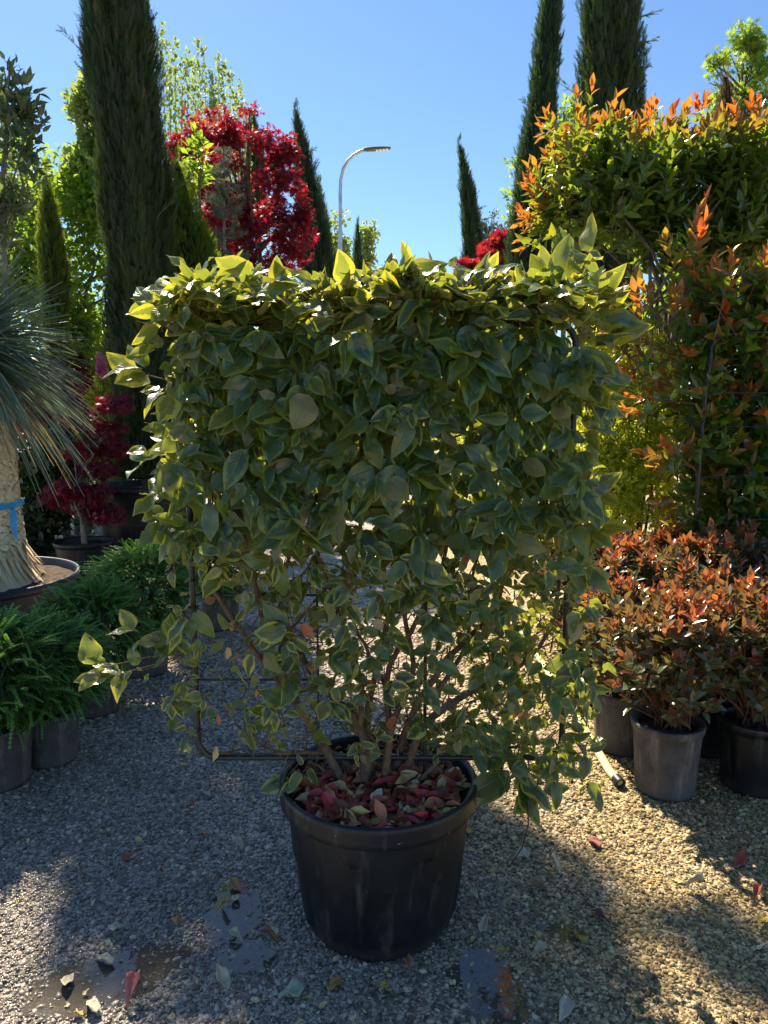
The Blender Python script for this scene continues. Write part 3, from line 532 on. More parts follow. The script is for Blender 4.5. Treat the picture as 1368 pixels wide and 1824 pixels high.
# ------------------------------------------------------------------ tree builders
def smooth_noise(a, b, s):   # cheap periodic noise
    return (np.sin(a * 3 + s) * np.cos(b * 1.3 + s * 2) + np.sin(a * 5 - b * .9 + s * 3) + .7 * np.sin(a * 9 + b * 2.1 + s) + .5 * np.sin(a * 14 - b * 3.7 + s * 5)) / 3.2
def cypress(name, axis, rad, d, label, mat, n=6000, L=.14, seed=1, group=None, cat='cypress tree', out=.22, core=.8, pot=None, strays=0, gap=0.0, trunk_to=None):
    """axis = [(px, py)] from bottom to top at distance d, rad = radius in metres at the same points"""
    r = rng(seed); A = np.array([W(px, py, d) for px, py in axis]); base = np.array([A[0][0], d, 0.0]); A = A - base; rad = np.asarray(rad, float)
    root = thing(name, base, label, cat, group)
    z = A[:, 2]; o = np.argsort(z); z = z[o]; ax = A[o, 0]; rad = rad[o]
    fx = lambda q: np.interp(q, z, ax); fr = lambda q: np.interp(q, z, rad)
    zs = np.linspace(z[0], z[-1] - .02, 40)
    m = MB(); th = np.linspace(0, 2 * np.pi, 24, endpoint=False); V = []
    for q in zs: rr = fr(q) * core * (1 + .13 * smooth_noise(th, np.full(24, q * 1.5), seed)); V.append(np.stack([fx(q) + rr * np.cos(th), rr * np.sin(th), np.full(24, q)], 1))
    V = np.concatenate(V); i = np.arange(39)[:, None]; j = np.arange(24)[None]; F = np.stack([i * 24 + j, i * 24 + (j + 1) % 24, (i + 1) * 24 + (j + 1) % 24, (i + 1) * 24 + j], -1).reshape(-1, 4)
    m.add(V, F); m.build('occluding_core', M['core'], root)  # solid dark column added inside the crown for occlusion and shadow
    w = fr(zs) + .02; cz = np.cumsum(w); u = r.uniform(0, cz[-1], n); q = np.interp(u, cz, zs); th = r.uniform(0, 6.2832, n)
    nzv = smooth_noise(th, q * 1.5, seed); rr = fr(q) * (.84 + .17 * nzv + r.uniform(-.1, .12, n)); rr *= 1 + .10 * np.sin(q * 5 + th * 2 + seed)
    pos = np.stack([fx(q) + rr * np.cos(th), rr * np.sin(th), q], 1)
    rad_d = np.stack([np.cos(th), np.sin(th), 0 * th], 1)
    tip = rad_d * r.normal(out, .14, n)[:, None] + r.normal(0, .13, (n, 3)) + [0, 0, 1]
    k = (1 - np.clip((q - z[0]) / (z[-1] - z[0]), 0, 1) ** 8 * .4)
    f = MB(); rn = np.clip(.42 + .32 * nzv + r.normal(0, .14, n), 0, .96); rn = np.where(r.random(n) < .03, 1.0, rn)
    f.leaves(SPRAY, pos, tip, rad_d + r.normal(0, .5, (n, 3)), L * r.uniform(.6, 1.35, n) * k, rn)
    if name == 'cypress_tree' and d == 8.0:   # the long stray twigs on the right side
        for px, py in ((1170, 72), (1160, 182), (1155, 120)):
            e = W(px, py, d) - base; b = np.array([fx(e[2]) + .2, 0, e[2] - .12]); nn = 34; xx = r.uniform(.25, 1, nn)[:, None]; f.tube([b, (b + e) / 2 + [0, 0, .05], e], [.008, .005, .002], 5, mi=1)
            f.leaves(SPRAY, b + (e - b) * xx + [0, 0, .03], [.9, 0, .2] + r.normal(0, .3, (nn, 3)), r.normal(0, 1, (nn, 3)), L * r.uniform(.3, .7, nn), r.uniform(.3, .9, nn))
    # leader tufts and stray sprays at the sides
    t = 60; qq = r.uniform(z[-1] - .35, z[-1] + .12, t); f.leaves(SPRAY, np.stack([fx(qq) + r.normal(0, .02, t), r.normal(0, .02, t), qq], 1), r.normal(0, .16, (t, 3)) + [0, 0, 1], r.normal(0, 1, (t, 3)), L * r.uniform(.5, 1.1, t), r.uniform(.4, .9, t))
    sm = MB()
    for s_ in range(strays):
        qz = r.uniform(z[0] + .3, z[-1] - .2); a = r.uniform(-.9, .9) + (0 if r.random() < .5 else math.pi); b = np.array([fx(qz) + fr(qz) * .8 * math.cos(a), fr(qz) * .8 * math.sin(a), qz]); dv = nrm(np.array([math.cos(a), math.sin(a) * .3, r.uniform(.2, 1.0)])); LL = r.uniform(.15, .42) * min(1, fr(qz) * 3)
        pp = np.array([b + dv * LL * x + [0, 0, -.1 * LL * x * x] for x in np.linspace(0, 1, 6)]); f.tube(pp, np.linspace(.006, .002, 6), 5, mi=1); nn = 22; xx = r.uniform(.2, 1, nn)
        f.leaves(SPRAY, b + dv * (LL * xx)[:, None], dv + r.normal(0, .4, (nn, 3)) + [0, 0, .2], r.normal(0, 1, (nn, 3)), L * .8 * r.uniform(.4, .9, nn), r.uniform(.4, .9, nn))
    f.build('crown', [mat, M['bark']], root)
    tr = MB(); tr.tube([(ax[0] * 0, 0, -.0), (ax[0] * .5, 0, z[0] * .5 + .05), (ax[0], 0, z[0] + .2)], [max(.045, rad[0] * .22)] * 3, 9)
    tr.build('trunk', M['bark'], root)
    if pot: make_pot(root, *pot)
    return root
def tree(name, base, clumps, label, cat, mat, tmpl, n, size, seed, group=None, trunk_r=.05, bark='bark', limbs=12, up=.3, flat=.0, young=0.0, droop=0.0, multi=1, pot=None, shell=0.0, ntwig=40):
    """clumps: array of (x, y, z, rx, rz) relative to base"""
    r = rng(seed); root = thing(name, base, label, cat, group); C = np.array(clumps, float); w = C[:, 3] ** 2 * C[:, 4]; w /= w.sum()
    k = r.choice(len(C), n, p=w); v = nrm(r.normal(0, 1, (n, 3))); q = (r.uniform(0, 1, n) ** .45)
    pos = C[k, :3] + v * q[:, None] * np.stack([C[k, 3], C[k, 3], C[k, 4]], 1)
    cr = r.uniform(-.15, .15, len(C)); cen = C[:, :3].mean(0)
    tip = v * .7 + r.normal(0, .6, (n, 3)) + [0, 0, up]; nn = r.normal(0, .6, (n, 3)) + [0, 0, 1]
    if droop: tip = tip - np.array([0, 0, droop])
    m = MB(); yg = np.clip(np.where(r.random(n) < young, r.uniform(.5, 1, n), 0), 0, 1)
    m.leaves(tmpl, pos, tip, nn, size * r.uniform(.6, 1.25, n), np.clip(.5 + cr[k] + r.normal(0, .22, n), 0, 1), yg)
    t = MB(); zb = C[:, 2].min()
    for s_ in range(multi):
        off = r.normal(0, .03, 3) * [1, 1, 0] * (multi > 1)
        top = C[np.argmax(C[:, 2]), :3] if multi == 1 else C[r.integers(len(C)), :3]
        fork = np.array([0, 0, max(.25, (zb - C[:, 4].max() * .3))]) * [1, 1, 1.0]; fork[:2] = top[:2] * .25
        P = np.array([off, off * .8 + fork * .5 + r.normal(0, .015, 3), fork + off, (fork + top) / 2 + r.normal(0, .04, 3), top]); P[0, 2] = 0
        t.tube(P, np.array([1.25, .95, .8, .5, .15]) * trunk_r, 9)
        for i in range(limbs):
            c = C[r.integers(len(C))]; a = P[2] + (P[4] - P[2]) * r.uniform(0, .7); e = c[:3] + r.normal(0, .5, 3) * [c[3], c[3], c[4]]
            t.tube([a, a * .55 + e * .45 + [0, 0, .06], e], np.array([.42, .28, .10]) * trunk_r, 6)
    for i in range(ntwig):
        c = C[r.integers(len(C))]; a = c[:3] + r.normal(0, .3, 3) * [c[3], c[3], c[4]]; e = a + nrm(r.normal(0, 1, 3) + [0, 0, .6]) * c[3] * r.uniform(.4, .9); m.tube([a, (a + e) / 2 + r.normal(0, .02, 3), e], np.array([.16, .12, .05]) * trunk_r, 5, mi=1)
    m.build('crown', [mat, M[bark]], root)
    t.build('trunk', M[bark], root)
    if pot: make_pot(root, *pot)
    return root
def ellclumps(center, rx, ry, rz, n, cs, seed, cz=None, hollow=.35):
    r = rng(seed); v = nrm(r.normal(0, 1, (n, 3))); q = r.uniform(hollow, 1, n) ** .6; p = np.array(center) + v * q[:, None] * [rx, ry, rz]
    return np.column_stack([p, cs * r.uniform(.6, 1.3, n), (cz or cs) * r.uniform(.6, 1.3, n)])
def shoots(pos, axis, nl, length, lsize, r, young, spread=(1.25, .35), yh=.55):
    """leafy upright shoots: returns arrays for MB.leaves"""
    N = len(pos); ax = nrm(axis); ref = nrm(np.cross(ax, r.normal(0, 1, (N, 3)))); ref2 = np.cross(ax, ref)
    h = np.linspace(.08, 1, nl)[None] * np.ones((N, 1)); a = r.uniform(0, 6.28, (N, 1)) + np.arange(nl)[None] * 2.4
    L = np.broadcast_to(np.asarray(length, float), (N,))[:, None] * h
    P = pos[:, None] + ax[:, None] * L[..., None]
    rad = np.cos(a)[..., None] * ref[:, None] + np.sin(a)[..., None] * ref2[:, None]
    th = (spread[0] + (spread[1] - spread[0]) * h)[..., None] + r.normal(0, .15, (N, nl, 1))
    T = np.sin(th) * rad + np.cos(th) * ax[:, None]; Nn = np.cos(th) * -rad * 1.0 + np.sin(th) * ax[:, None] + r.normal(0, .2, (N, nl, 3))
    yv = np.clip((h - yh) / .25, 0, 1) * np.broadcast_to(np.asarray(young, float), (N,))[:, None] * r.uniform(.6, 1, (N, nl))
    S = lsize * (1 - .25 * h) * r.uniform(.75, 1.2, (N, nl)); rn = np.clip(.35 + .3 * h + r.normal(0, .2, (N, nl)), 0, 1)
    return P.reshape(-1, 3), T.reshape(-1, 3), Nn.reshape(-1, 3), S.reshape(-1), rn.reshape(-1), yv.reshape(-1)

# ------------------------------------------------------------------ left side
cypress('cypress_tree', [(262, 850), (265, 780), (262, 700), (257, 550), (246, 400), (232, 260), (216, 120), (205, 0), (196, -120), (190, -300), (188, -420)], [.26, .33, .345, .34, .33, .32, .315, .31, .30, .24, .05], 7.5,
        'tall broad cypress in a big black pot, behind the trained shrub on the left', M['cyp'], n=30000, L=.13, seed=2, pot=(.53, .42, .80, M['pot'], .06, 0, .07), strays=6)
def yucca():
    r = rng(41); bx = W(-52, 900, 4.8)[0]; root = thing('yucca_tree', (bx, 4.8, 0), 'thick trunked yucca with a ball of blue-green spiky leaves in a blue-black pot, left edge', 'yucca')
    make_pot(root, .64, .5, .47, M['potblue'], .06, 0, .05)
    # trunk clad in overlapping dry leaf bases
    m = MB(); zt = 1.62; rf = lambda z: np.interp(z, [.40, .5, .62, .8, 1.0, 1.3, 1.62], [.41, .345, .30, .285, .28, .265, .25])
    m.lathe([(rf(z), z) for z in np.linspace(.40, zt, 20)], 40); n = 0
    zs = np.arange(.62, zt + .1, .020)
    for i, z in enumerate(zs):
        k = 44; a = (np.arange(k) + .5 * (i % 2)) / k * 6.2832 + r.normal(0, .03, k); rr = rf(z) + .006
        pos = np.stack([rr * np.cos(a), rr * np.sin(a), np.full(k, z) + r.normal(0, .006, k)], 1); rad = np.stack([np.cos(a), np.sin(a), 0 * a], 1)
        m.leaves([leaf_t(2, 2, .62, -.1, .1, peak=.5, tipw=.45), leaf_t(2, 2, .7, -.25, .05, peak=.6, tipw=.4)], pos, rad * .28 + [0, 0, -1] + r.normal(0, .08, (k, 3)), rad, r.uniform(.030, .046, k), r.uniform(.3, 1, k))
    k = 420; a = r.uniform(0, 6.2832, k); z = r.uniform(.5, .72, k); rr = rf(z) + .004; pos = np.stack([rr * np.cos(a), rr * np.sin(a), z], 1); rad = np.stack([np.cos(a), np.sin(a), 0 * a], 1)
    m.leaves([leaf_t(3, 1, .05, -.25, 0, tipw=.03)], pos, rad * .35 + [0, 0, -1] + r.normal(0, .1, (k, 3)), rad, r.uniform(.12, .24, k), r.uniform(.2, 1, k))
    mt, nn_, l, p = nt('dry_leaf_base'); at = nn_.new('ShaderNodeAttribute'); at.attribute_name = 'rnd'; rp = ramp(nn_, [(0, (.40, .27, .13)), (.5, (.72, .56, .31)), (1, (.86, .72, .46))]); l.new(at.outputs['Fac'], rp.inputs[0]); l.new(rp.outputs[0], p.inputs['Base Color']); p.inputs['Roughness'].default_value = .8
    m.build('trunk', mt, root)
    f = MB(); N = 1500; v = nrm(r.normal(0, 1, (N * 2, 3)) + [0, 0, .12]); v = v[v[:, 2] > -.72][:N]; N = len(v); c = np.array([0, 0, 1.93]); segs = 9
    L = r.uniform(.58, .78, N); s = np.linspace(0, 1, segs); dr_ = (.12 + .22 * (1 - np.clip(v[:, 2], 0, 1))) * r.uniform(.2, 2.1, N)
    P = c + v[:, None] * (.10 + L[:, None, None] * s[None, :, None]); P[..., 2] -= (dr_[:, None] * s[None] ** 2) * L[:, None]
    sd_ = nrm(np.cross(v, r.normal(0, 1, (N, 3)) * .5 + [0, 0, 1])); wd = (.0085 * np.clip(1.15 - s, .06, 1) ** .7)[None, :, None] * sd_[:, None]
    V = np.stack([P - wd, P + wd], 2).reshape(-1, 3); i = np.arange(segs - 1); q = np.stack([i * 2, i * 2 + 1, i * 2 + 3, i * 2 + 2], 1); F = (q[None] + (np.arange(N) * segs * 2)[:, None, None]).reshape(-1, 4)
    f.add(V, F, np.repeat(r.uniform(0, 1, N), segs * 2), np.repeat(((v[:, 2] < -.5) & (r.random(N) < .5)).astype(float), segs * 2)); f.build('leaf_head', M['yuc'], root)
    b = MB(); t = np.linspace(0, 2 * np.pi, 40); zr = W(20, 912, 4.55)[2]; rr = .312
    for dz in (-.012, 0, .012): b.tube(np.stack([rr * np.cos(t), rr * np.sin(t), zr + dz + .02 * np.cos(t)], 1), .007, 5)
    e = W(40, 905, 4.62) - [bx, 4.8, 0]
    P = np.array([[.29, -.05, zr + .03], [.31, -.07, zr - .06], [.315, -.08, zr - .15], [.325, -.08, zr - .2]]); wv = np.array([.022, .028, .02, .005])[:, None] * np.array([.8, .2, .1])
    b.add(np.stack([P - wv, P + wv, ], 1).reshape(-1, 3), [[0, 1, 3, 2], [2, 3, 5, 4], [4, 5, 7, 6]]); b.build('ribbon', M['ribbon'], root)
    w = MB(); w.tube(np.stack([.30 * np.cos(t), .30 * np.sin(t), .74 + .04 * np.cos(t + 1)], 1), .004, 5); w.build('wire', M['tie'], root)
yucca()
def small_maple():
    d = 6.7; b = W(150, 960, d); base = (b[0], d, 0); r = rng(9)
    cl = [W(px, py, d + dy) - [b[0], d, 0] for px, py, dy in ((150, 800, 0), (190, 765, .1), (120, 870, -.1), (175, 835, .05), (110, 885, 0), (195, 800, .1), (140, 745, 0), (165, 880, -.05), (185, 915, 0), (205, 720, .1), (150, 900, .1))]
    C = [list(c) + [.19, .09] for c in cl]
    tree('maple_tree', base, C, 'small purple-red maple with a forked trunk in a plain black pot', 'maple tree', M['mapd'], STAR, 2600, .055, 9, trunk_r=.022, bark='greybark', limbs=8, droop=.4, multi=2, pot=(.27, .21, .36, M['pot'], .04, 0, .04), up=0)
small_maple()
def cryptomeria():
    r = rng(51); root = thing('conifer_shrub', (0, 0, 0), '', 'conifer shrub', 'round cryptomerias in grey pots'); make_pot(root, .17, .135, .30, M['potgrey'], .03, 4, .03)
    s = MB(); s.tube([(0, 0, .26), (.01, 0, .4), (0, 0, .6)], [.018, .014, .008], 8)
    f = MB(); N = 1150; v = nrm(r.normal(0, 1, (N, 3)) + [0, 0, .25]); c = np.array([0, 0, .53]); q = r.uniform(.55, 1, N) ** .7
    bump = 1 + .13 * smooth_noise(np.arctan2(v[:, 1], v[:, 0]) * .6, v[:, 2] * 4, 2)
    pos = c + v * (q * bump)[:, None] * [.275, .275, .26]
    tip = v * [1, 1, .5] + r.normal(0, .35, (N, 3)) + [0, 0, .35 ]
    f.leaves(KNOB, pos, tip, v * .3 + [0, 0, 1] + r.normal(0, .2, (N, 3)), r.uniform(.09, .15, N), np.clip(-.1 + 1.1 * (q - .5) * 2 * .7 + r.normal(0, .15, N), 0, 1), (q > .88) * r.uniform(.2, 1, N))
    for _ in range(40): p = r.integers(N); s.tube([c * [1, 1, .75], (c + pos[p]) / 2, pos[p]], [.007, .005, .002], 5)
    m = MB(); th = np.linspace(0, 2 * np.pi, 20, endpoint=False)
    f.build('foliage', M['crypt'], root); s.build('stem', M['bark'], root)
    spots = [((62, 1385), .80, 'round green cryptomeria with its grey pot fully showing, second from the left front'), ((-38, 1430), .88, 'round green cryptomeria cut by the left edge of the photo, nearest the camera'),
             ((150, 1290), .84, 'round green cryptomeria in the middle of its row, in front of the yucca pot rim'), ((243, 1215), .94, 'round green cryptomeria in front of the big black cypress pot'),
             ((385, 1130), .86, 'round green cryptomeria farthest back, half hidden behind the left frame post')]
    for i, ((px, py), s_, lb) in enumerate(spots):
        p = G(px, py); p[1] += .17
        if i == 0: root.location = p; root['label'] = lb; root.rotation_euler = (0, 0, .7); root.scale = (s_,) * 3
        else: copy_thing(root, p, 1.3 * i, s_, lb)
cryptomeria()
def at(px, py, d): return W(px, py, d)
def pxtree(name, label, cat, d, boxes, mat, tmpl, n, size, seed, clumpn=26, cs=.22, cz=None, **kw):
    """boxes: (px centre, py centre, half width px, half height px) ellipses at distance d that the crown fills"""
    C = []; bx = W(boxes[0][0], boxes[0][1], d)[0]; tot = sum(b[2] * b[3] for b in boxes)
    for k, b in enumerate(boxes):
        c = W(b[0], b[1], d); sx = b[2] / FPX * d; sz = b[3] / FPX * d; nn = max(3, int(clumpn * b[2] * b[3] / tot)); r = min(cs, sx, sz)
        C.append(ellclumps(c - [bx, d, 0], max(sx - r * .7, .02), max(sx - r * .7, .02), max(sz - (cz or cs) * .5, .02), nn, r, seed * 7 + k, cz))
    return tree(name, (bx, d, 0), np.concatenate(C), label, cat, mat, tmpl, n, size, seed, **kw)
pxtree('broadleaf_tree', 'tall tree with dark leathery grey-green leaves at the top left corner above the yucca', 'tree', 5.6, [(-20, 230, 70, 190), (45, 190, 28, 40), (40, 240, 30, 60), (20, 120, 14, 50), (-40, 400, 80, 120), (60, 300, 22, 40)], M['olive'], MED, 1600, .085, 101, clumpn=34, cs=.13, trunk_r=.024, bark='greybark', limbs=18, up=.9, ntwig=80)
pxtree('broadleaf_tree', 'sunlit bright green leafy tree between the yucca head and the big cypress', 'tree', 9.2, [(130, 480, 85, 190), (40, 420, 90, 140), (170, 380, 40, 90), (100, 620, 110, 90)], M['lime'], OVA, 9000, .085, 102, clumpn=60, cs=.3, trunk_r=.07, limbs=20)
pxtree('broadleaf_tree', 'pale airy tree rising just left of the big cypress, unseen top added for shade', 'tree', 9.6, [(225, 60, 30, 90), (172, 230, 40, 110), (195, 130, 30, 90), (150, 350, 60, 70), (100, -390, 135, 220), (190, -60, 30, 90), (262, -500, 22, 55)], M['pale'], OVA, 26000, .09, 103, clumpn=165, cs=.2, trunk_r=.05, limbs=3, up=.7, ntwig=0)  # boxes high above the frame are unseen crown added to shade the gravel
pxtree('broadleaf_tree', 'mid green tree filling the left edge behind the grey-leaved tree', 'tree', 11.0, [(-40, 470, 120, 170), (30, 340, 70, 110)], M['lime'], OVA, 6000, .09, 104, clumpn=50, cs=.35, trunk_r=.07, limbs=20)
cypress('conifer_tree', [(100, 640), (98, 500), (88, 400), (82, 318)], [.10, .13, .10, .015], 8.0, 'slim dark conifer standing among bright leaves left of the big cypress', M['thuj'], n=2600, L=.12, seed=5, cat='conifer', out=.35)
# fastigiate pale trees behind the maple
def fasti(bx, d, tips, label, seed, n, size, mat, lo=520):
    r = rng(seed); b = W(bx, lo, d); base = np.array([b[0], d, 0]); root = thing('poplar_tree', base, label, 'tree', 'pale upright trees behind the crimson maple'); m = MB(); t = MB(); P = []; Ax = []
    t.tube([(0, 0, 0), (0, 0, b[2] * .6), (0, 0, b[2])], [.08, .06, .05], 8)
    for px, py in tips:
        e = W(px, py, d + r.normal(0, .25)) - base; s = np.array([e[0] * .25, 0, b[2] * r.uniform(.55, 1)]); mid = np.array([e[0] * .75, e[1] * .6, (s[2] + e[2]) / 2 - .2])
        q = np.linspace(0, 1, 60)[:, None]; cur = (1 - q) ** 2 * s + 2 * q * (1 - q) * mid + q ** 2 * e; t.tube(cur[::6], np.linspace(.022, .004, len(cur[::6])), 5)
        k = r.integers(0, 60, n); P.append(cur[k] + r.normal(0, .075, (n, 3)) * (1.25 - k / 60)[:, None] * 1.4); Ax.append(nrm(cur[-1] - cur[20]) * np.ones((n, 1)) + r.normal(0, .6, (n, 3)))
    P = np.concatenate(P); Ax = np.concatenate(Ax); m.leaves(OVA, P, Ax, r.normal(0, 1, P.shape), size * r.uniform(.6, 1.2, len(P)), r.uniform(0, 1, len(P))); m.build('crown', mat, root); t.build('trunk', M['greybark'], root)
fasti(300, 13.5, [(272, 60), (288, 45), (300, 85), (312, 75), (325, 110), (335, 95), (345, 120), (262, 100), (355, 150)], 'pale tall upright tree whose tip stands just right of the big cypress', 201, 620, .075, M['pale'])
fasti(395, 13.9, [(352, 75), (362, 90), (375, 130), (388, 100), (398, 115), (410, 130), (428, 150), (445, 190), (436, 200), (420, 170), (380, 160)], 'pale tall upright tree directly above the crimson maple', 202, 560, .075, M['pale'])
pxtree('maple_tree', 'large crimson-leaved maple glowing red behind the left half of the trained shrub', 'maple tree', 10.0, [(430, 320, 110, 100), (500, 330, 55, 105), (345, 250, 48, 62), (480, 430, 80, 65), (540, 390, 26, 75), (400, 420, 85, 65), (515, 260, 22, 50), (430, 225, 70, 35), (320, 300, 22, 50), (430, 490, 110, 35)], M['mapl'], STAR, 9500, .068, 110, clumpn=210, cs=.16, cz=.12, trunk_r=.06, limbs=30, droop=.5, up=0, young=.08)
pxtree('sapling', 'thin sapling with light green leaves in front of the left side of the crimson maple', 'tree', 8.6, [(352, 235, 12, 36), (352, 300, 22, 34), (335, 350, 16, 36)], M['lime'], MED, 260, .095, 111, clumpn=14, cs=.12, trunk_r=.02, limbs=8, ntwig=10)
cypress('conifer_tree', [(345, 620), (345, 515), (340, 450), (325, 380), (318, 300), (315, 285)], [.28, .31, .27, .16, .04, .01], 8.2, 'cone-shaped golden green conifer right beside the big cypress', M['thuj'], n=5200, L=.11, seed=7, cat='conifer', out=.8)
def cedar():
    r = rng(61); d = 8.9; b = W(402, 640, d); base = np.array([b[0], d, 0]); root = thing('cedar_tree', base, 'blue-grey cedar with stiff tufted branches in front of the crimson maple', 'cedar tree')
    t = MB(); m = MB(); top = W(398, 262, d) - base; t.tube([(0, 0, 0), (0, 0, top[2] * .5), top], [.05, .035, .006], 8)
    for i in range(95):
        q = r.uniform(.42, .99); s = np.array([top[0] * q, 0, top[2] * q]); a = r.uniform(0, 6.28); L = (.06 + .62 * (1 - q) ** .8) * r.uniform(.7, 1.15); e = s + [math.cos(a) * L, math.sin(a) * L, L * r.uniform(.2, .7)]
        t.tube([s, (s + e) / 2, e], [.008, .005, .002], 5); k = int(60 + 120 * L); u = r.uniform(.15, 1, k)[:, None]; m.leaves(FING, s + (e - s) * u + r.normal(0, .015, (k, 3)), r.normal(0, .6, (k, 3)) + nrm(e - s) + [0, 0, .4], r.normal(0, 1, (k, 3)), r.uniform(.03, .06, k), r.uniform(0, 1, k))
    m.build('crown', M['grey'], root); t.build('trunk', M['greybark'], root)
cedar()
cypress('cypress_tree', [(576, 640), (566, 480), (556, 400), (543, 310), (533, 240), (527, 200)], [.30, .32, .26, .17, .09, .02], 13.0, 'dark leaning cypress with a wispy tip at the right edge of the crimson maple', M['cyp_b'], n=5200, L=.16, seed=12, strays=2)
cypress('cypress_tree', [(584, 640), (579, 475), (574, 400), (569, 333)], [.17, .16, .12, .015], 14.2, 'short narrow cypress just left of the street lamp pole', M['cyp_b'], n=2600, L=.15, seed=13)
cypress('cypress_tree', [(462, 420), (458, 330), (455, 255), (452, 208)], [.2, .17, .12, .02], 15.0, 'cypress tip showing above the middle of the crimson maple', M['cyp'], n=1800, L=.16, seed=14)
cypress('cypress_tree', [(640, 560), (638, 470), (637, 430), (637, 403)], [.22, .16, .12, .02], 26.0, 'tiny far cypress right of the street lamp pole', M['cyp_b'], n=900, L=.25, seed=15)
pxtree('poplar_tree', 'pale young tree behind the street lamp pole', 'tree', 30.0, [(603, 440, 18, 70), (600, 470, 30, 35)], M['pale'], OVA, 1500, .17, 120, clumpn=26, cs=.35, trunk_r=.08, limbs=10, ntwig=10)
pxtree('poplar_tree', 'pale far tree right of the street lamp, around the tiny cypress', 'tree', 31.0, [(650, 440, 24, 40), (630, 475, 38, 30)], M['pale'], OVA, 1900, .17, 121, clumpn=30, cs=.4, trunk_r=.08, limbs=10, ntwig=10)
def lamp():
    d = 22.0; b = W(606, 460, d); base = np.array([b[0], d, 0]); root = thing('street_lamp', base, 'grey street lamp with a curved arm reaching right against the sky', 'street lamp')
    q = [W(px, py, d) - base for px, py in ((606, 345), (607, 320), (611, 302), (619, 287), (630, 276), (643, 269), (654, 266.5))]
    m = MB(); m.tube([(0, 0, 0), (0, 0, 2.2), (0, 0, 4.4), q[0]], [.085, .075, .062, .052], 12); m.tube(q, np.linspace(.052, .04, 7), 10); m.lathe([(.0, .0), (.16, .0), (.16, .03), (.09, .06), (.088, .3)], 16); m.build('pole', M['metal'], root)
    h = MB(); a = W(648, 267, d) - base; e = W(696, 264, d) - base; sx = np.linspace(0, 1, 9); rings = []
    for s in sx:
        w = .17 * (math.sin(math.pi * min(1, .12 + s * .8)) ** .5) ; hh = .045 * (1 - .5 * s); c = a + (e - a) * s; t = np.linspace(0, 2 * np.pi, 12, endpoint=False); rings.append(np.stack([np.full(12, c[0]), c[1] + w * np.cos(t), c[2] + hh * np.sin(t)], 1))
    V = np.concatenate(rings); i = np.arange(8)[:, None]; j = np.arange(12)[None]; F = np.stack([i * 12 + j, i * 12 + (j + 1) % 12, (i + 1) * 12 + (j + 1) % 12, (i + 1) * 12 + j], -1).reshape(-1, 4); h.add(V, F)
    V0 = np.vstack([rings[0], rings[0].mean(0)]); h.add(V0, [[k, (k + 1) % 12, 12] for k in range(12)]); V1 = np.vstack([rings[-1], rings[-1].mean(0)]); h.add(V1, [[k, (k + 1) % 12, 12] for k in range(12)])
    hd = h.build('lamp_head', M['lampdark'], root)
    for k in range(4):
        c = a + (e - a) * (.50 + .12 * k); z = c[2] - .045 * (1 - .5 * (.5 + .12 * k)) - .004; l_ = MB(); x0, x1 = c[0] - .035, c[0] + .035
        l_.add([(x0, c[1] - .08, z), (x1, c[1] - .08, z), (x1, c[1] + .08, z), (x0, c[1] + .08, z), (x0, c[1] - .08, z - .008), (x1, c[1] - .08, z - .008), (x1, c[1] + .08, z - .008), (x0, c[1] + .08, z - .008)], [[0, 1, 5, 4], [1, 2, 6, 5], [2, 3, 7, 6], [3, 0, 4, 7], [7, 6, 5, 4]]); l_.build('lens', M['lens'], hd, smooth=False)
lamp()
# low planting behind the yucca and the small maple
pxtree('shrub', 'dark leafy shrub in the shade between the yucca trunk and the small purple maple', 'shrub', 7.3, [(75, 870, 75, 95), (50, 960, 60, 50), (120, 790, 60, 50)], M['dark'], OVA, 3600, .09, 130, clumpn=40, cs=.2, trunk_r=.03, limbs=10, multi=3)
pxtree('shrub', 'yellow-green leafed shrub glowing just left of the big cypress above its pot', 'shrub', 8.6, [(195, 700, 26, 40), (175, 770, 40, 50), (205, 640, 22, 30)], M['yel'], OVA, 1500, .085, 131, clumpn=22, cs=.15, trunk_r=.02, limbs=8, multi=3)
pxtree('shrub', 'tall dark red leafed shrub behind the small purple maple', 'shrub', 8.9, [(120, 690, 60, 60), (60, 740, 60, 50)], M['mapl'], STAR, 1500, .07, 132, clumpn=26, cs=.2, trunk_r=.025, limbs=8, multi=2)
pxtree('shrub', 'deep green hedge-like shrub row end behind the yucca head', 'shrub', 10.5, [(100, 700, 150, 90), (-20, 720, 90, 90), (200, 600, 80, 80), (180, 800, 80, 60)], M['mid'], OVA, 9000, .09, 133, clumpn=90, cs=.35, trunk_r=.04, limbs=12, multi=3)
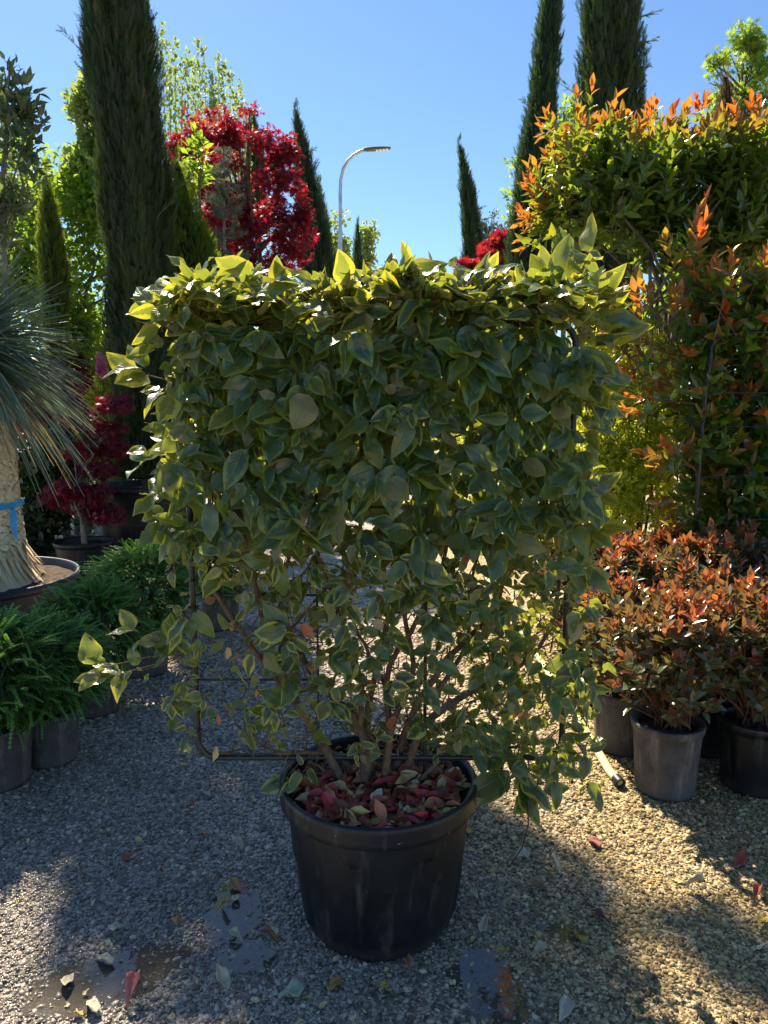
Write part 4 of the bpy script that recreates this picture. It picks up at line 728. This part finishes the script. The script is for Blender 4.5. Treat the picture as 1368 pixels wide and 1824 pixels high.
def lupin():
    r = rng(71); d = 8.0; b = W(180, 700, d); root = thing('flower_plant', (b[0], d, 0), 'two pink flower spikes on green stems left of the big cypress', 'flowers'); f = MB(); s = MB()
    for px, t0, t1 in ((177, 628, 668), (186, 634, 675)):
        a = W(px, t1, d) - [b[0], d, 0]; e = W(px - 1, t0, d) - [b[0], d, 0]; n = 240; u = r.uniform(0, 1, n); th = r.uniform(0, 6.28, n); v = np.stack([np.cos(th), np.sin(th), 0 * th + .4], 1)
        f.leaves(OVA, a + (e - a) * u[:, None] + v * (.008), v, r.normal(0, 1, (n, 3)), .034 * (1.1 - .6 * u), r.uniform(0, 1, n)); s.tube([(a[0] * .3, 0, 0), a * [.8, 1, .6], e], [.006, .005, .002], 5)
    n = 160; f2 = MB(); p = np.stack([r.normal(0, .12, n), r.normal(0, .1, n), r.uniform(.1, 1.5, n)], 1); f2.leaves(MED, p, r.normal(0, 1, (n, 3)), r.normal(0, .5, (n, 3)) + [0, 0, 1], r.uniform(.08, .14, n), r.uniform(0, 1, n)); f.build('flower_spike', M['pink'], root); s.build('stem', M['mid'], root); f2.build('foliage', M['mid'], root)
lupin()

# ------------------------------------------------------------------ right side
cypress('cypress_tree', [(945, 760), (945, 480), (948, 400), (955, 300), (966, 180), (975, 80), (983, 0), (990, -90), (996, -170)], [.30, .31, .30, .25, .18, .155, .13, .08, .01], 10.0, 'slim tall dark cypress running out of the top, just left of the broad right-hand one', M['cyp_b'], n=13000, L=.13, seed=22, strays=6)
cypress('cypress_tree', [(1078, 900), (1078, 570), (1080, 420), (1085, 250), (1088, 120), (1087, 0), (1086, -100), (1086, -260)], [.30, .31, .32, .32, .32, .30, .25, .02], 8.0, 'broad dark cypress with stray side twigs, rising behind the round red-tipped tree', M['cyp'], n=22000, L=.12, seed=23, strays=12)
cypress('cypress_tree', [(847, 600), (842, 460), (838, 400), (830, 330), (822, 275), (818, 258)], [.22, .21, .18, .13, .05, .01], 16.0, 'leaning narrow cypress standing alone against the sky right of the street lamp', M['cyp_b'], n=3600, L=.17, seed=24, strays=2)
cypress('cypress_tree', [(850, 600), (848, 460), (846, 400), (843, 338)], [.16, .15, .11, .01], 16.5, 'shorter cypress tucked behind the right side of the lone leaning one', M['cyp_b'], n=2000, L=.16, seed=25)
pxtree('maple_tree', 'bright red maple low behind the top of the trained shrub, left of the slim cypress', 'maple tree', 14.0, [(885, 455, 42, 35), (850, 480, 35, 25), (900, 430, 22, 20)], M['mapl'], STAR, 2600, .1, 140, clumpn=34, cs=.2, cz=.12, trunk_r=.05, limbs=14, young=.3)
pxtree('shrub', 'pale greyish shrub behind the low bright red maple', 'shrub', 16.0, [(880, 415, 32, 26), (878, 385, 10, 16), (905, 440, 25, 25)], M['grey'], OVA, 900, .08, 141, clumpn=24, cs=.2, trunk_r=.04, limbs=14, up=.8)
pxtree('broadleaf_tree', 'light green tree showing between the two tall right cypresses', 'tree', 13.0, [(1015, 300, 50, 120), (1010, 210, 25, 50), (915, 300, 16, 26), (925, 370, 25, 40), (1000, 430, 60, 70)], M['lime'], OVA, 3600, .095, 142, clumpn=50, cs=.28, trunk_r=.05, limbs=14)
pxtree('broadleaf_tree', 'tall airy light green tree in the top right corner', 'tree', 12.0, [(1330, 120, 60, 70), (1270, 130, 30, 50), (1370, 200, 60, 90), (1270, 210, 35, 40), (1350, 60, 30, 35)], M['lime'], STAR, 2300, .085, 143, clumpn=52, cs=.17, trunk_r=.05, limbs=30)
cypress('conifer_tree', [(1296, 420), (1294, 240), (1293, 190), (1292, 135)], [.12, .125, .11, .015], 9.5, 'small browned conifer tip above the red-tipped hedge', M['brn'], n=1600, L=.09, seed=26, cat='conifer', out=.4)
pxtree('broadleaf_tree', 'low bright green tree seen through the gap beneath the round red-tipped tree', 'tree', 9.0, [(1240, 560, 130, 90), (1340, 500, 80, 80), (1130, 620, 60, 60)], M['lime'], OVA, 4500, .09, 144, clumpn=60, cs=.3, trunk_r=.05, limbs=14)
def photinia_parasol():
    r = rng(81); d = 5.2; base = np.array([W(1215, 400, d)[0], d, 0]); root = thing('photinia_tree', base, 'big umbrella-shaped photinia with orange-red young leaves over bare stems', 'photinia')
    C = []; 
    for px, py, hw, hh, k in ((1030, 340, 60, 75, 12), (1110, 340, 90, 90, 20), (1210, 350, 110, 120, 28), (1310, 350, 110, 118, 28), (1400, 360, 90, 125, 16), (985, 375, 28, 45, 5), (1060, 400, 60, 55, 9), (1045, 280, 45, 35, 6), (1230, 450, 95, 55, 14), (1330, 450, 90, 65, 14), (1130, 440, 60, 45, 8)):
        c = W(px, py, d) - base; C.append(ellclumps(c, hw / FPX * d, .45, hh / FPX * d * .8, k, .16, k + px))
    C = np.concatenate(C); m = MB(); n = 1500; k = r.integers(0, len(C), n); v = nrm(r.normal(0, 1, (n, 3)) + [0, 0, .2]); p = C[k, :3] + v * C[k, 3][:, None] * (r.uniform(0, 1, (n, 1)) ** .5)
    # young red growth stands on the outer top surface of the crown
    cz = W(1200, 350, d)[2]; outer = np.clip((p[:, 2] - cz) / .30, 0, 1); left = np.clip((W(1040, 300, d)[0] - base[0] - p[:, 0]) / .3, 0, 1); yv = np.clip(np.maximum(outer * 1.1, left) - r.uniform(0, .5, n), 0, 1)
    P, T, N_, S, rn, yg = shoots(p, v * .6 + [0, 0, .75] + r.normal(0, .25, (n, 3)), 8, r.uniform(.10, .20, n), .105, r, yv); m.leaves(MED, P, T, N_, S, rn, yg)
    for px, py in ((1245, 200), (1240, 195), (1355, 205), (1150, 215), (1165, 225), (1080, 235), (1190, 225), (1310, 215), (1340, 200), (1010, 300), (985, 345), (960, 385), (950, 390), (965, 335)):
        q = W(px, py + 22, d + r.normal(0, .1)) - base; P, T, N_, S, rn, yg = shoots(q[None], np.array([[r.normal(0, .3) - (.8 if px < 1000 else 0), 0, 1.]]), 8, .16, .105, r, 1.0, yh=.1); m.leaves(MED, P, T, N_, S, rn, yg)
    t = MB()
    for i in range(16):
        c = C[r.integers(len(C))]; a = np.array([r.normal(0, .07), r.normal(0, .07), 0]); e = c[:3] + r.normal(0, .05, 3); q = W(1190 + r.normal(0, 45), 560, d) - base; t.tube([a, a * .7 + [0, 0, .6], q + [0, r.normal(0, .1), 0], (q + e) / 2 + r.normal(0, .03, 3), e], [.022, .018, .014, .010, .004], 7)
    for i in range(160):
        c = C[r.integers(len(C))]; a = c[:3] + r.normal(0, .1, 3); m.tube([a, a + r.normal(0, .12, 3)], [.004, .002], 5, mi=1)
    m.build('crown', [M['phot'], M['bark']], root); t.build('trunk', M['bark'], root)
photinia_parasol()
def photinia_trellis():
    r = rng(82); d = 4.35; bx = W(1330, 900, d)[0]; base = np.array([bx, d, 0]); root = thing('photinia_hedge', base, 'photinia trained on a black hooped frame with orange tips, right edge behind the low pots', 'photinia')
    pot = MB(); make_pot(root, .3, .24, .42, M['pot'], .05, 0, .05)
    fr = MB(); pl = [W(px, py, d - .26) - base for px, py in ((1236, 985), (1240, 900), (1248, 800), (1257, 700), (1266, 640), (1269, 618), (1276, 604), (1290, 597), (1330, 593), (1420, 590), (1500, 590))]; fr.tube(pl, .0115, 9); fr.tube([pl[0], pl[0] * [1, 1, .5], [.2, 0, .3]], .0115, 9)
    for py in (700, 760, 850, 925): fr.tube([W(1243, py, d - .26) - base, W(1520, py, d - .26) - base], .0035, 6)
    fr.build('trellis_frame', M['frame'], root)
    m = MB(); st = MB(); n = 800; px = 1232 + (1 - r.random(n) ** .8) * 250; py = r.uniform(520, 985, n); k = (px > 1222 - (py < 640) * 60); px = px[k]; py = py[k]; n = len(px)
    p = np.array([W(a, b, d + r.uniform(-.22, .25)) - base for a, b in zip(px, py)])
    sh = r.normal(0, .5, (n, 3)) + [-.35, -.35, .55]; yv = np.where(r.random(n) < .5, r.uniform(.3, 1, n), 0) * np.where(py < 760, 1, .6)
    P, T, N_, S, rn, yg = shoots(p, sh, 7, r.uniform(.09, .19, n), .115, r, yv); m.leaves(MED, P, T, N_, S, rn, yg)
    # long whips above and to the left
    for a, b, dx, dz, k, L in ((1220, 440, 0, 1, 12, .3), (1215, 500, -.1, 1, 10, .3), (1250, 520, .3, 1, 10, .28), (1330, 520, .3, 1, 12, .3), (1290, 530, -.2, 1, 10, .28), (1160, 545, -.3, 1, 9, .25), (1130, 545, -.5, .8, 9, .25), (1100, 560, -.7, .6, 8, .2), (1190, 560, 0, 1, 9, .25), (1370, 540, .1, 1, 10, .3),
                             (1190, 700, -1, .2, 8, .24), (1215, 790, -1, .15, 8, .2), (1215, 800, -.6, .6, 7, .16), (1205, 690, -.9, .5, 7, .2), (1230, 860, -.9, 0, 7, .18), (1225, 890, -.6, -.3, 6, .15), (1180, 600, -.8, .5, 9, .24), (1120, 600, -.6, .5, 9, .24), (1160, 640, -.8, .1, 8, .2), (1150, 580, -.2, .9, 8, .24)):
        for rep in range(3):
            q = W(a + r.normal(0, 10), b + 30 + r.normal(0, 10), d - .1 + r.normal(0, .12)) - base; P, T, N_, S, rn, yg = shoots(q[None], np.array([[dx + r.normal(0, .25), r.normal(-.2, .2), dz + r.normal(0, .2)]]), k, L, .112, r, r.uniform(.4, 1), yh=.35); m.leaves(MED, P, T, N_, S, rn, yg)
            e = P[-1]; m.tube([q - (e - q) * .6, q, e], [.004, .003, .0015], 5, mi=1)
    m.build('foliage', [M['phot'], M['redstem']], root)
    for i in range(40):
        e = p[r.integers(n)]; st.tube([(r.normal(0, .06), r.normal(0, .05), .36), np.array([e[0] * .5, 0, e[2] * .55]), e], [.009, .006, .003], 6)
    st.build('stem', M['var_bark'], root)
photinia_trellis()
def gold_shrub():
    r = rng(83); d = 4.8; base = np.array([W(1130, 900, d)[0], d, 0]); root = thing('variegated_shrub', base, 'dense fine-leaved yellow and green shrub right beside the trained shrub', 'shrub')
    C = np.concatenate([ellclumps(W(px, py, d) - base, hw / FPX * d, .3, hh / FPX * d, k, .1, px + py) for px, py, hw, hh, k in ((1120, 760, 85, 150, 70), (1110, 640, 65, 70, 24), (1150, 860, 90, 90, 30), (1080, 880, 50, 70, 16))])
    n = 4000; k = r.integers(0, len(C), n); v = nrm(r.normal(0, 1, (n, 3))); p = C[k, :3] + v * C[k, 3][:, None]; cc = r.uniform(-.2, .2, len(C))
    P, T, N_, S, rn, yg = shoots(p, v * .6 + [0, -.1, .6], 6, .045, .040, r, 0); m = MB(); m.leaves(MED, P, T, N_, S, np.clip(rn + np.repeat(cc[k], 6), 0, 1)); m.build('foliage', M['gold'], root)
    t = MB()
    for i in range(30): e = C[r.integers(len(C))][:3]; t.tube([(r.normal(0, .04), r.normal(0, .04), 0), e * .5, e], [.014, .009, .004], 6)
    t.build('stem', M['bark'], root)
M['gold'] = leaf_mat('yellow_variegated_leaf', [(0, (.06, .12, .02)), (.35, (.14, .24, .025)), (.6, (.38, .42, .04)), (1, (.70, .66, .12))], (.9, .95, .06), .48, .35)
gold_shrub()
def dwarf_photinias():
    r = rng(84); protos = []
    def make(seed, h, w, ns, red, dark):
        r = rng(seed); root = thing('potted_photinia', (0, 0, 0), '', 'potted photinia', 'low red-tipped photinias in nursery pots'); R_, hp = .145, .30
        make_pot(root, R_, .118, hp, M['pot'] if dark else M['potgrey'], .035, 4, .03, seed)
        m = MB(); st = MB(); v = nrm(r.normal(0, 1, (ns, 3)) + [0, 0, .3]); q = r.uniform(.2, 1, (ns, 1)) ** .5; c = np.array([0, 0, hp + (h - hp) * .50]); p = c + v * q * [w, w, (h - hp) * .5]; p[:, 2] = np.maximum(p[:, 2], hp - .03)
        top = np.clip((p[:, 2] - (hp + (h - hp) * .5)) / ((h - hp) * .4), 0, 1); yv = np.clip(top * 1.3 * red - r.uniform(-.1, .75, ns), 0, 1) + (r.random(ns) < .08) * .5
        P, T, N_, S, rn, yg = shoots(p, v * .45 + [0, 0, .8] + r.normal(0, .2, (ns, 3)), 7, r.uniform(.05, .10, ns), .062, r, np.clip(yv, 0, 1), yh=.3); m.leaves(MED, P, T, N_, S, rn, yg, 1.15); m.build('foliage', M['phos'], root)
        for i in range(70): e = p[r.integers(ns)]; st.tube([(r.normal(0, .03), r.normal(0, .03), hp - .04), (e * [.5, .5, .5]) + [0, 0, .14], e], [.004, .003, .0018], 5)
        st.build('stem', M['redstem'], root); return root
    a = make(301, .77, .25, 230, .62, False); b = make(302, .82, .25, 250, .7, True)
    L = [(G(1203, 1432), a, 0, 1.0, 'red-tipped photinia in the dusty grey pot standing foremost, right of the hose end'), (G(1118, 1352), a, 1.9, .95, 'red-tipped photinia in a grey pot beside the hose, just behind the foremost one'), (G(1362, 1425), b, .4, 1.0, 'low red-tipped photinia in a black pot at the right edge, beside the front grey pot'),
         (G(1048, 1262), b, 2.2, .85, 'low photinia in a small black pot in shade behind the right frame post'), (np.array([1.48, 3.25, 0]), b, 3.0, 1.0, 'low red-tipped photinia behind the two grey pots, second row, half hidden'), (np.array([1.83, 3.2, 0]), b, 4.1, 1.0, 'low red-tipped photinia at the right end of the second row')]
    k = 0
    for row, (y, xs) in enumerate(((3.70, (1.28, 1.66, 2.03)), (4.05, (1.15, 1.55, 1.92, 2.3)), )):
        for i, x in enumerate(xs): L.append((np.array([x + .03 * math.sin(x * 9), y, 0]), b if (i + row) % 2 else a, x * 3, 1.08, ['leftmost', 'second from left', 'third from left', 'rightmost'][i] + ' orange-topped photinia of the ' + ('middle' if row == 0 else 'rear') + ' row before the framed photinia'))
    used = set()
    for p, pr, rz, s_, lb in L:
        p = p.copy()
        if p[1] < 4 and len(used) < 99 and ('row' not in lb or lb.startswith('low')) and p[1] != 3.25 and p[1] != 3.2: p[1] += .12
        if pr.name not in used: used.add(pr.name); pr.location = p; pr.rotation_euler = (0, 0, rz); pr.scale = (s_,) * 3; pr['label'] = lb
        else: copy_thing(pr, p, rz, s_, lb)
dwarf_photinias()
def hose():
    r = rng(90); a = G(1103, 1402); m = MB(); pts = [a + [0, 0, .022], a + [-.012, .1, .021], [.975, 3.4, .02], [.97, 4.2, .02], [.955, 5.5, .02], [.93, 7.5, .02], [.9, 9.5, .02]]
    base = np.array([a[0], a[1], 0]); root = thing('hose', base, 'pale yellow-green hose with a black end lying on gravel right of the trained shrub', 'hose'); P = np.array(pts) - base; m.tube(P, .0185, 14)
    mt, n, l, p = nt('striped_hose_plastic'); uv = n.new('ShaderNodeUVMap'); s = n.new('ShaderNodeSeparateXYZ'); l.new(uv.outputs[0], s.inputs[0]); rp = ramp(n, [(0, (.62, .62, .24)), (.12, (.25, .55, .55)), (.18, (.66, .64, .27)), (.45, (.62, .60, .25)), (.5, (.30, .58, .55)), (.56, (.62, .62, .24))], 'CONSTANT'); l.new(s.outputs[0], rp.inputs[0]); l.new(rp.outputs[0], p.inputs['Base Color']); p.inputs['Roughness'].default_value = .35
    m.build('tube', mt, root); e = MB(); d = nrm(P[0] - P[1]); e.tube([P[0] - d * .03, P[0] + d * .012, P[0] + d * .016], [.0225, .0225, .020], 16, caps=False); e.tube([P[0] + d * .016, P[0] + d * .0155, P[0] - d * .01], [.020, .015, .0145], 16, caps=False); e.build('coupling', M['tie'], root)
hose()
def post():
    d = 7.0; b = W(1362, 480, d); root = thing('metal_post', (b[0], d, 0), 'pale metal post at the right edge behind the photinias', 'post'); m = MB(); top = W(1362, 455, d)[2]; m.tube([(0, 0, 0), (0, 0, top * .5), (0, 0, top)], .035, 14); m.build('shaft', M['metal'], root)
    m = MB(); m.lathe([(.0, top + .03), (.03, top + .025), (.042, top + .01), (.042, top - .02), (.036, top - .021)], 16); m.build('cap', M['lampdark'], root)
post()
# shrubs along the lane behind, seen through gaps of the trained shrub
spots = [(-2.6, 11.5, .9, 'mid'), (-1.9, 14.5, 1.1, 'lime'), (-2.3, 18, 1.2, 'yel'), (1.5, 8.0, .75, 'lime'), (2.2, 9.8, 1.0, 'mid'), (1.8, 12.5, 1.1, 'yel'), (2.0, 16, 1.2, 'mid'), (-.9, 19.5, 1.3, 'mid'), (.8, 20.5, 1.3, 'lime'), (-3.2, 9.2, .8, 'mid')]
dsc = ['rounded mid green shrub left of the lane, beyond the big cypress', 'bright green shrub left of the lane, seen through the upper left leaves', 'yellow-green shrub far down the left of the lane', 'small bright green shrub right of the lane just past the trained shrub', 'rounded mid green shrub right of the lane beneath the slim cypress', 'yellow-green shrub right of the lane in the middle distance', 'mid green shrub far down the right of the lane', 'large green shrub closing the far end of the lane, left half', 'large bright shrub closing the far end of the lane, right half', 'low green shrub behind the big cypress pot']
for i, ((x, y, s_, mk), lb) in enumerate(zip(spots, dsc)):
    tree('shrub', (x, y, 0), ellclumps((0, 0, s_ * .95), s_ * .75, s_ * .6, s_ * .75, 26, s_ * .25, 400 + i), lb, 'shrub', M[mk], OVA, 2200, .09, 400 + i, group='shrubs along the lane', trunk_r=.03, multi=3, limbs=6, ntwig=10)

# ------------------------------------------------------------------ fallen leaves on the gravel, each a thing
def fallen():
    r = rng(95); T = [leaf_t(8, 6, .21, .45, .35, .4), leaf_t(8, 6, .24, -.8, .45, .45, ph=1), leaf_t(8, 6, .2, 1.2, .9, .5, ph=2), leaf_t(8, 6, .30, .3, .15, .45, ph=3)]
    cols = {'cream': (.62, .56, .38), 'pale green': (.42, .50, .34), 'yellow': (.62, .43, .05), 'brown': (.28, .14, .06), 'reddish': (.40, .09, .05), 'dark red': (.16, .035, .05), 'ochre': (.50, .30, .07), 'green': (.08, .25, .07), 'pink': (.60, .20, .17)}
    mats = {k: simple(k.replace(' ', '_') + '_dead_leaf', tuple(c * .75 for c in v), v, .55, 75, .6, 160) for k, v in {a: tuple(x * .8 for x in b) for a, b in cols.items()}.items()}
    L = [(520, 1774, 'pale green', .075, 3, 'broad pale green fallen leaf lying flat below the pot'), (187, 1716, 'cream', .07, 0, 'cream fallen leaf floating on the muddy puddle, lower left'), (120, 1758, 'cream', .065, 1, 'cream fallen leaf at the lower end of the muddy puddle'),
         (165, 1800, 'cream', .07, 0, 'cream fallen leaf standing upright near the bottom left, below the muddy puddle'), (235, 1790, 'pink', .075, 2, 'curled pink fallen leaf at the edge of the puddle, bottom left'), (230, 1534, 'reddish', .055, 1, 'dark reddish fallen leaf alone on grey gravel left of the pot'), (418, 1582, 'ochre', .065, 1, 'ochre fallen leaf on the top edge of the blue puddle left of the pot'),
         (420, 1605, 'cream', .045, 3, 'small cream fallen leaf on the blue puddle left of the pot'), (402, 1620, 'ochre', .045, 2, 'curled ochre fallen leaf in the middle of the blue puddle left of the pot'), (422, 1676, 'cream', .06, 0, 'slim cream fallen leaf at the lower end of the blue puddle'), (394, 1755, 'cream', .07, 1, 'cream fallen leaf in the sun patch at the bottom, left of the pot'),
         (208, 1660, 'cream', .05, 3, 'small round cream leaf above the muddy puddle'), (597, 1757, 'ochre', .055, 3, 'pale ochre fallen leaf just below the base of the pot'), (685, 1768, 'yellow', .05, 1, 'bright yellow curled leaf straight below the pot'), (727, 1733, 'brown', .04, 2, 'small brown leaf touching the pot base at its lower right'),
         (1030, 1685, 'yellow', .07, 1, 'bright yellow fallen leaf on shaded gravel, lower right'), (955, 1718, 'cream', .06, 2, 'cream fallen leaf below right of the yellow one near the small puddle'), (1006, 1810, 'cream', .08, 0, 'large cream fallen leaf cut by the bottom edge, right of the pot'), (1070, 1638, 'dark red', .06, 0, 'dark red fallen leaf in the shade between the sun streaks'),
         (1057, 1505, 'reddish', .075, 0, 'long reddish fallen leaf right of the hanging black wire'), (1318, 1538, 'reddish', .075, 1, 'red-orange fallen leaf in the sun below the right-hand pots'), (1345, 1610, 'reddish', .055, 2, 'orange-red leaf near the right edge on sunlit gravel'), (1233, 1590, 'cream', .07, 2, 'curved cream leaf on sunlit gravel, right of centre'),
         (1358, 1645, 'yellow', .05, 0, 'yellow leaf cut by the right edge of the photo'), (1282, 1608, 'yellow', .035, 3, 'tiny yellow leaf on the sunlit gravel near the curved cream leaf'), (930, 1528, 'cream', .065, 3, 'cream fallen leaf beside the lower end of the hanging black wire'), (990, 1553, 'cream', .06, 2, 'tightly curled cream leaf below the wire, in weak sun'),
         (957, 1585, 'brown', .055, 1, 'upright brown leaf right of the pot'), (1036, 1597, 'cream', .05, 1, 'star-like crumpled cream leaf right of the brown one'), (948, 1628, 'green', .04, 2, 'small fresh green leaf on the gravel right of the pot'), (905, 1625, 'cream', .075, 2, 'long twisted cream leaf close right of the pot'), (862, 1655, 'cream', .055, 1, 'cream leaf against the right side of the pot'),
         (893, 1700, 'ochre', .04, 1, 'small ochre leaf above the right-hand puddle'), (845, 1600, 'cream', .045, 0, 'narrow cream leaf just right of the pot side'), (485, 1690, 'brown', .06, 2, 'curled brown leaf left of the pot base'), (487, 1668, 'cream', .035, 3, 'small cream leaf left of the pot base, above the brown one'), (500, 1520, 'cream', .045, 2, 'curled cream leaf upper left beside the pot'),
         (425, 1508, 'cream', .05, 1, 'cream leaf on grey gravel left of the pot rim'), (405, 1445, 'cream', .05, 2, 'boat-shaped cream leaf under the left end of the frame'), (370, 1420, 'cream', .05, 0, 'flat cream leaf near the left post foot'), (338, 1447, 'reddish', .045, 2, 'crumpled reddish leaf left of the frame'), (832, 1487, 'yellow', .05, 3, 'yellow leaf touching the right rim shadow of the pot'),
         (1330, 1507, 'brown', .06, 0, 'brown leaf in the shade under the right-hand pots'), (470, 1545, 'brown', .03, 3, 'tiny brown leaf close to the upper left side of the pot'), (318, 1655, 'ochre', .045, 2, 'ochre leaf on gravel between the two left puddles'), (142, 1812, 'ochre', .03, 3, 'tiny ochre leaf at the bottom left edge')]
    for i, (px, py, c, s_, t, lb) in enumerate(L):
        p = G(px, py); m = MB(); a = r.uniform(0, 6.28); tv = T[t]; m.leaves([tv], [[-math.cos(a) * s_ * .5, -math.sin(a) * s_ * .5, 0]], [[math.cos(a), math.sin(a), r.normal(0, .12)]], [[r.normal(0, .25), r.normal(0, .25), 1]], [s_], [.5])
        zmin = m.V[0][:, 2].min(); m.V[0][:, 2] += -zmin + .009; o = m.build('fallen_leaf', mats[c]); o.location = p; md = o.modifiers.new('thickness', 'SOLIDIFY'); md.thickness = .0012
        tag(o, lb, 'fallen leaf', 'fallen leaves on the gravel')
    # bits of leaf and twig mixed in with the stones
    n = 620; x = r.uniform(-1.5, 1.6, n); y = 1.55 + 3.2 * r.random(n) ** 1.6; m = MB(); m.leaves(T, np.stack([x, y, np.full(n, .008)], 1), r.normal(0, 1, (n, 3)) * [1, 1, .15], r.normal(0, .3, (n, 3)) + [0, 0, 1], r.uniform(.008, .032, n), r.uniform(.2, 1, n) ** .6); tag(m.build('leaf_crumbs', M['chips']), kind='stuff')
fallen()
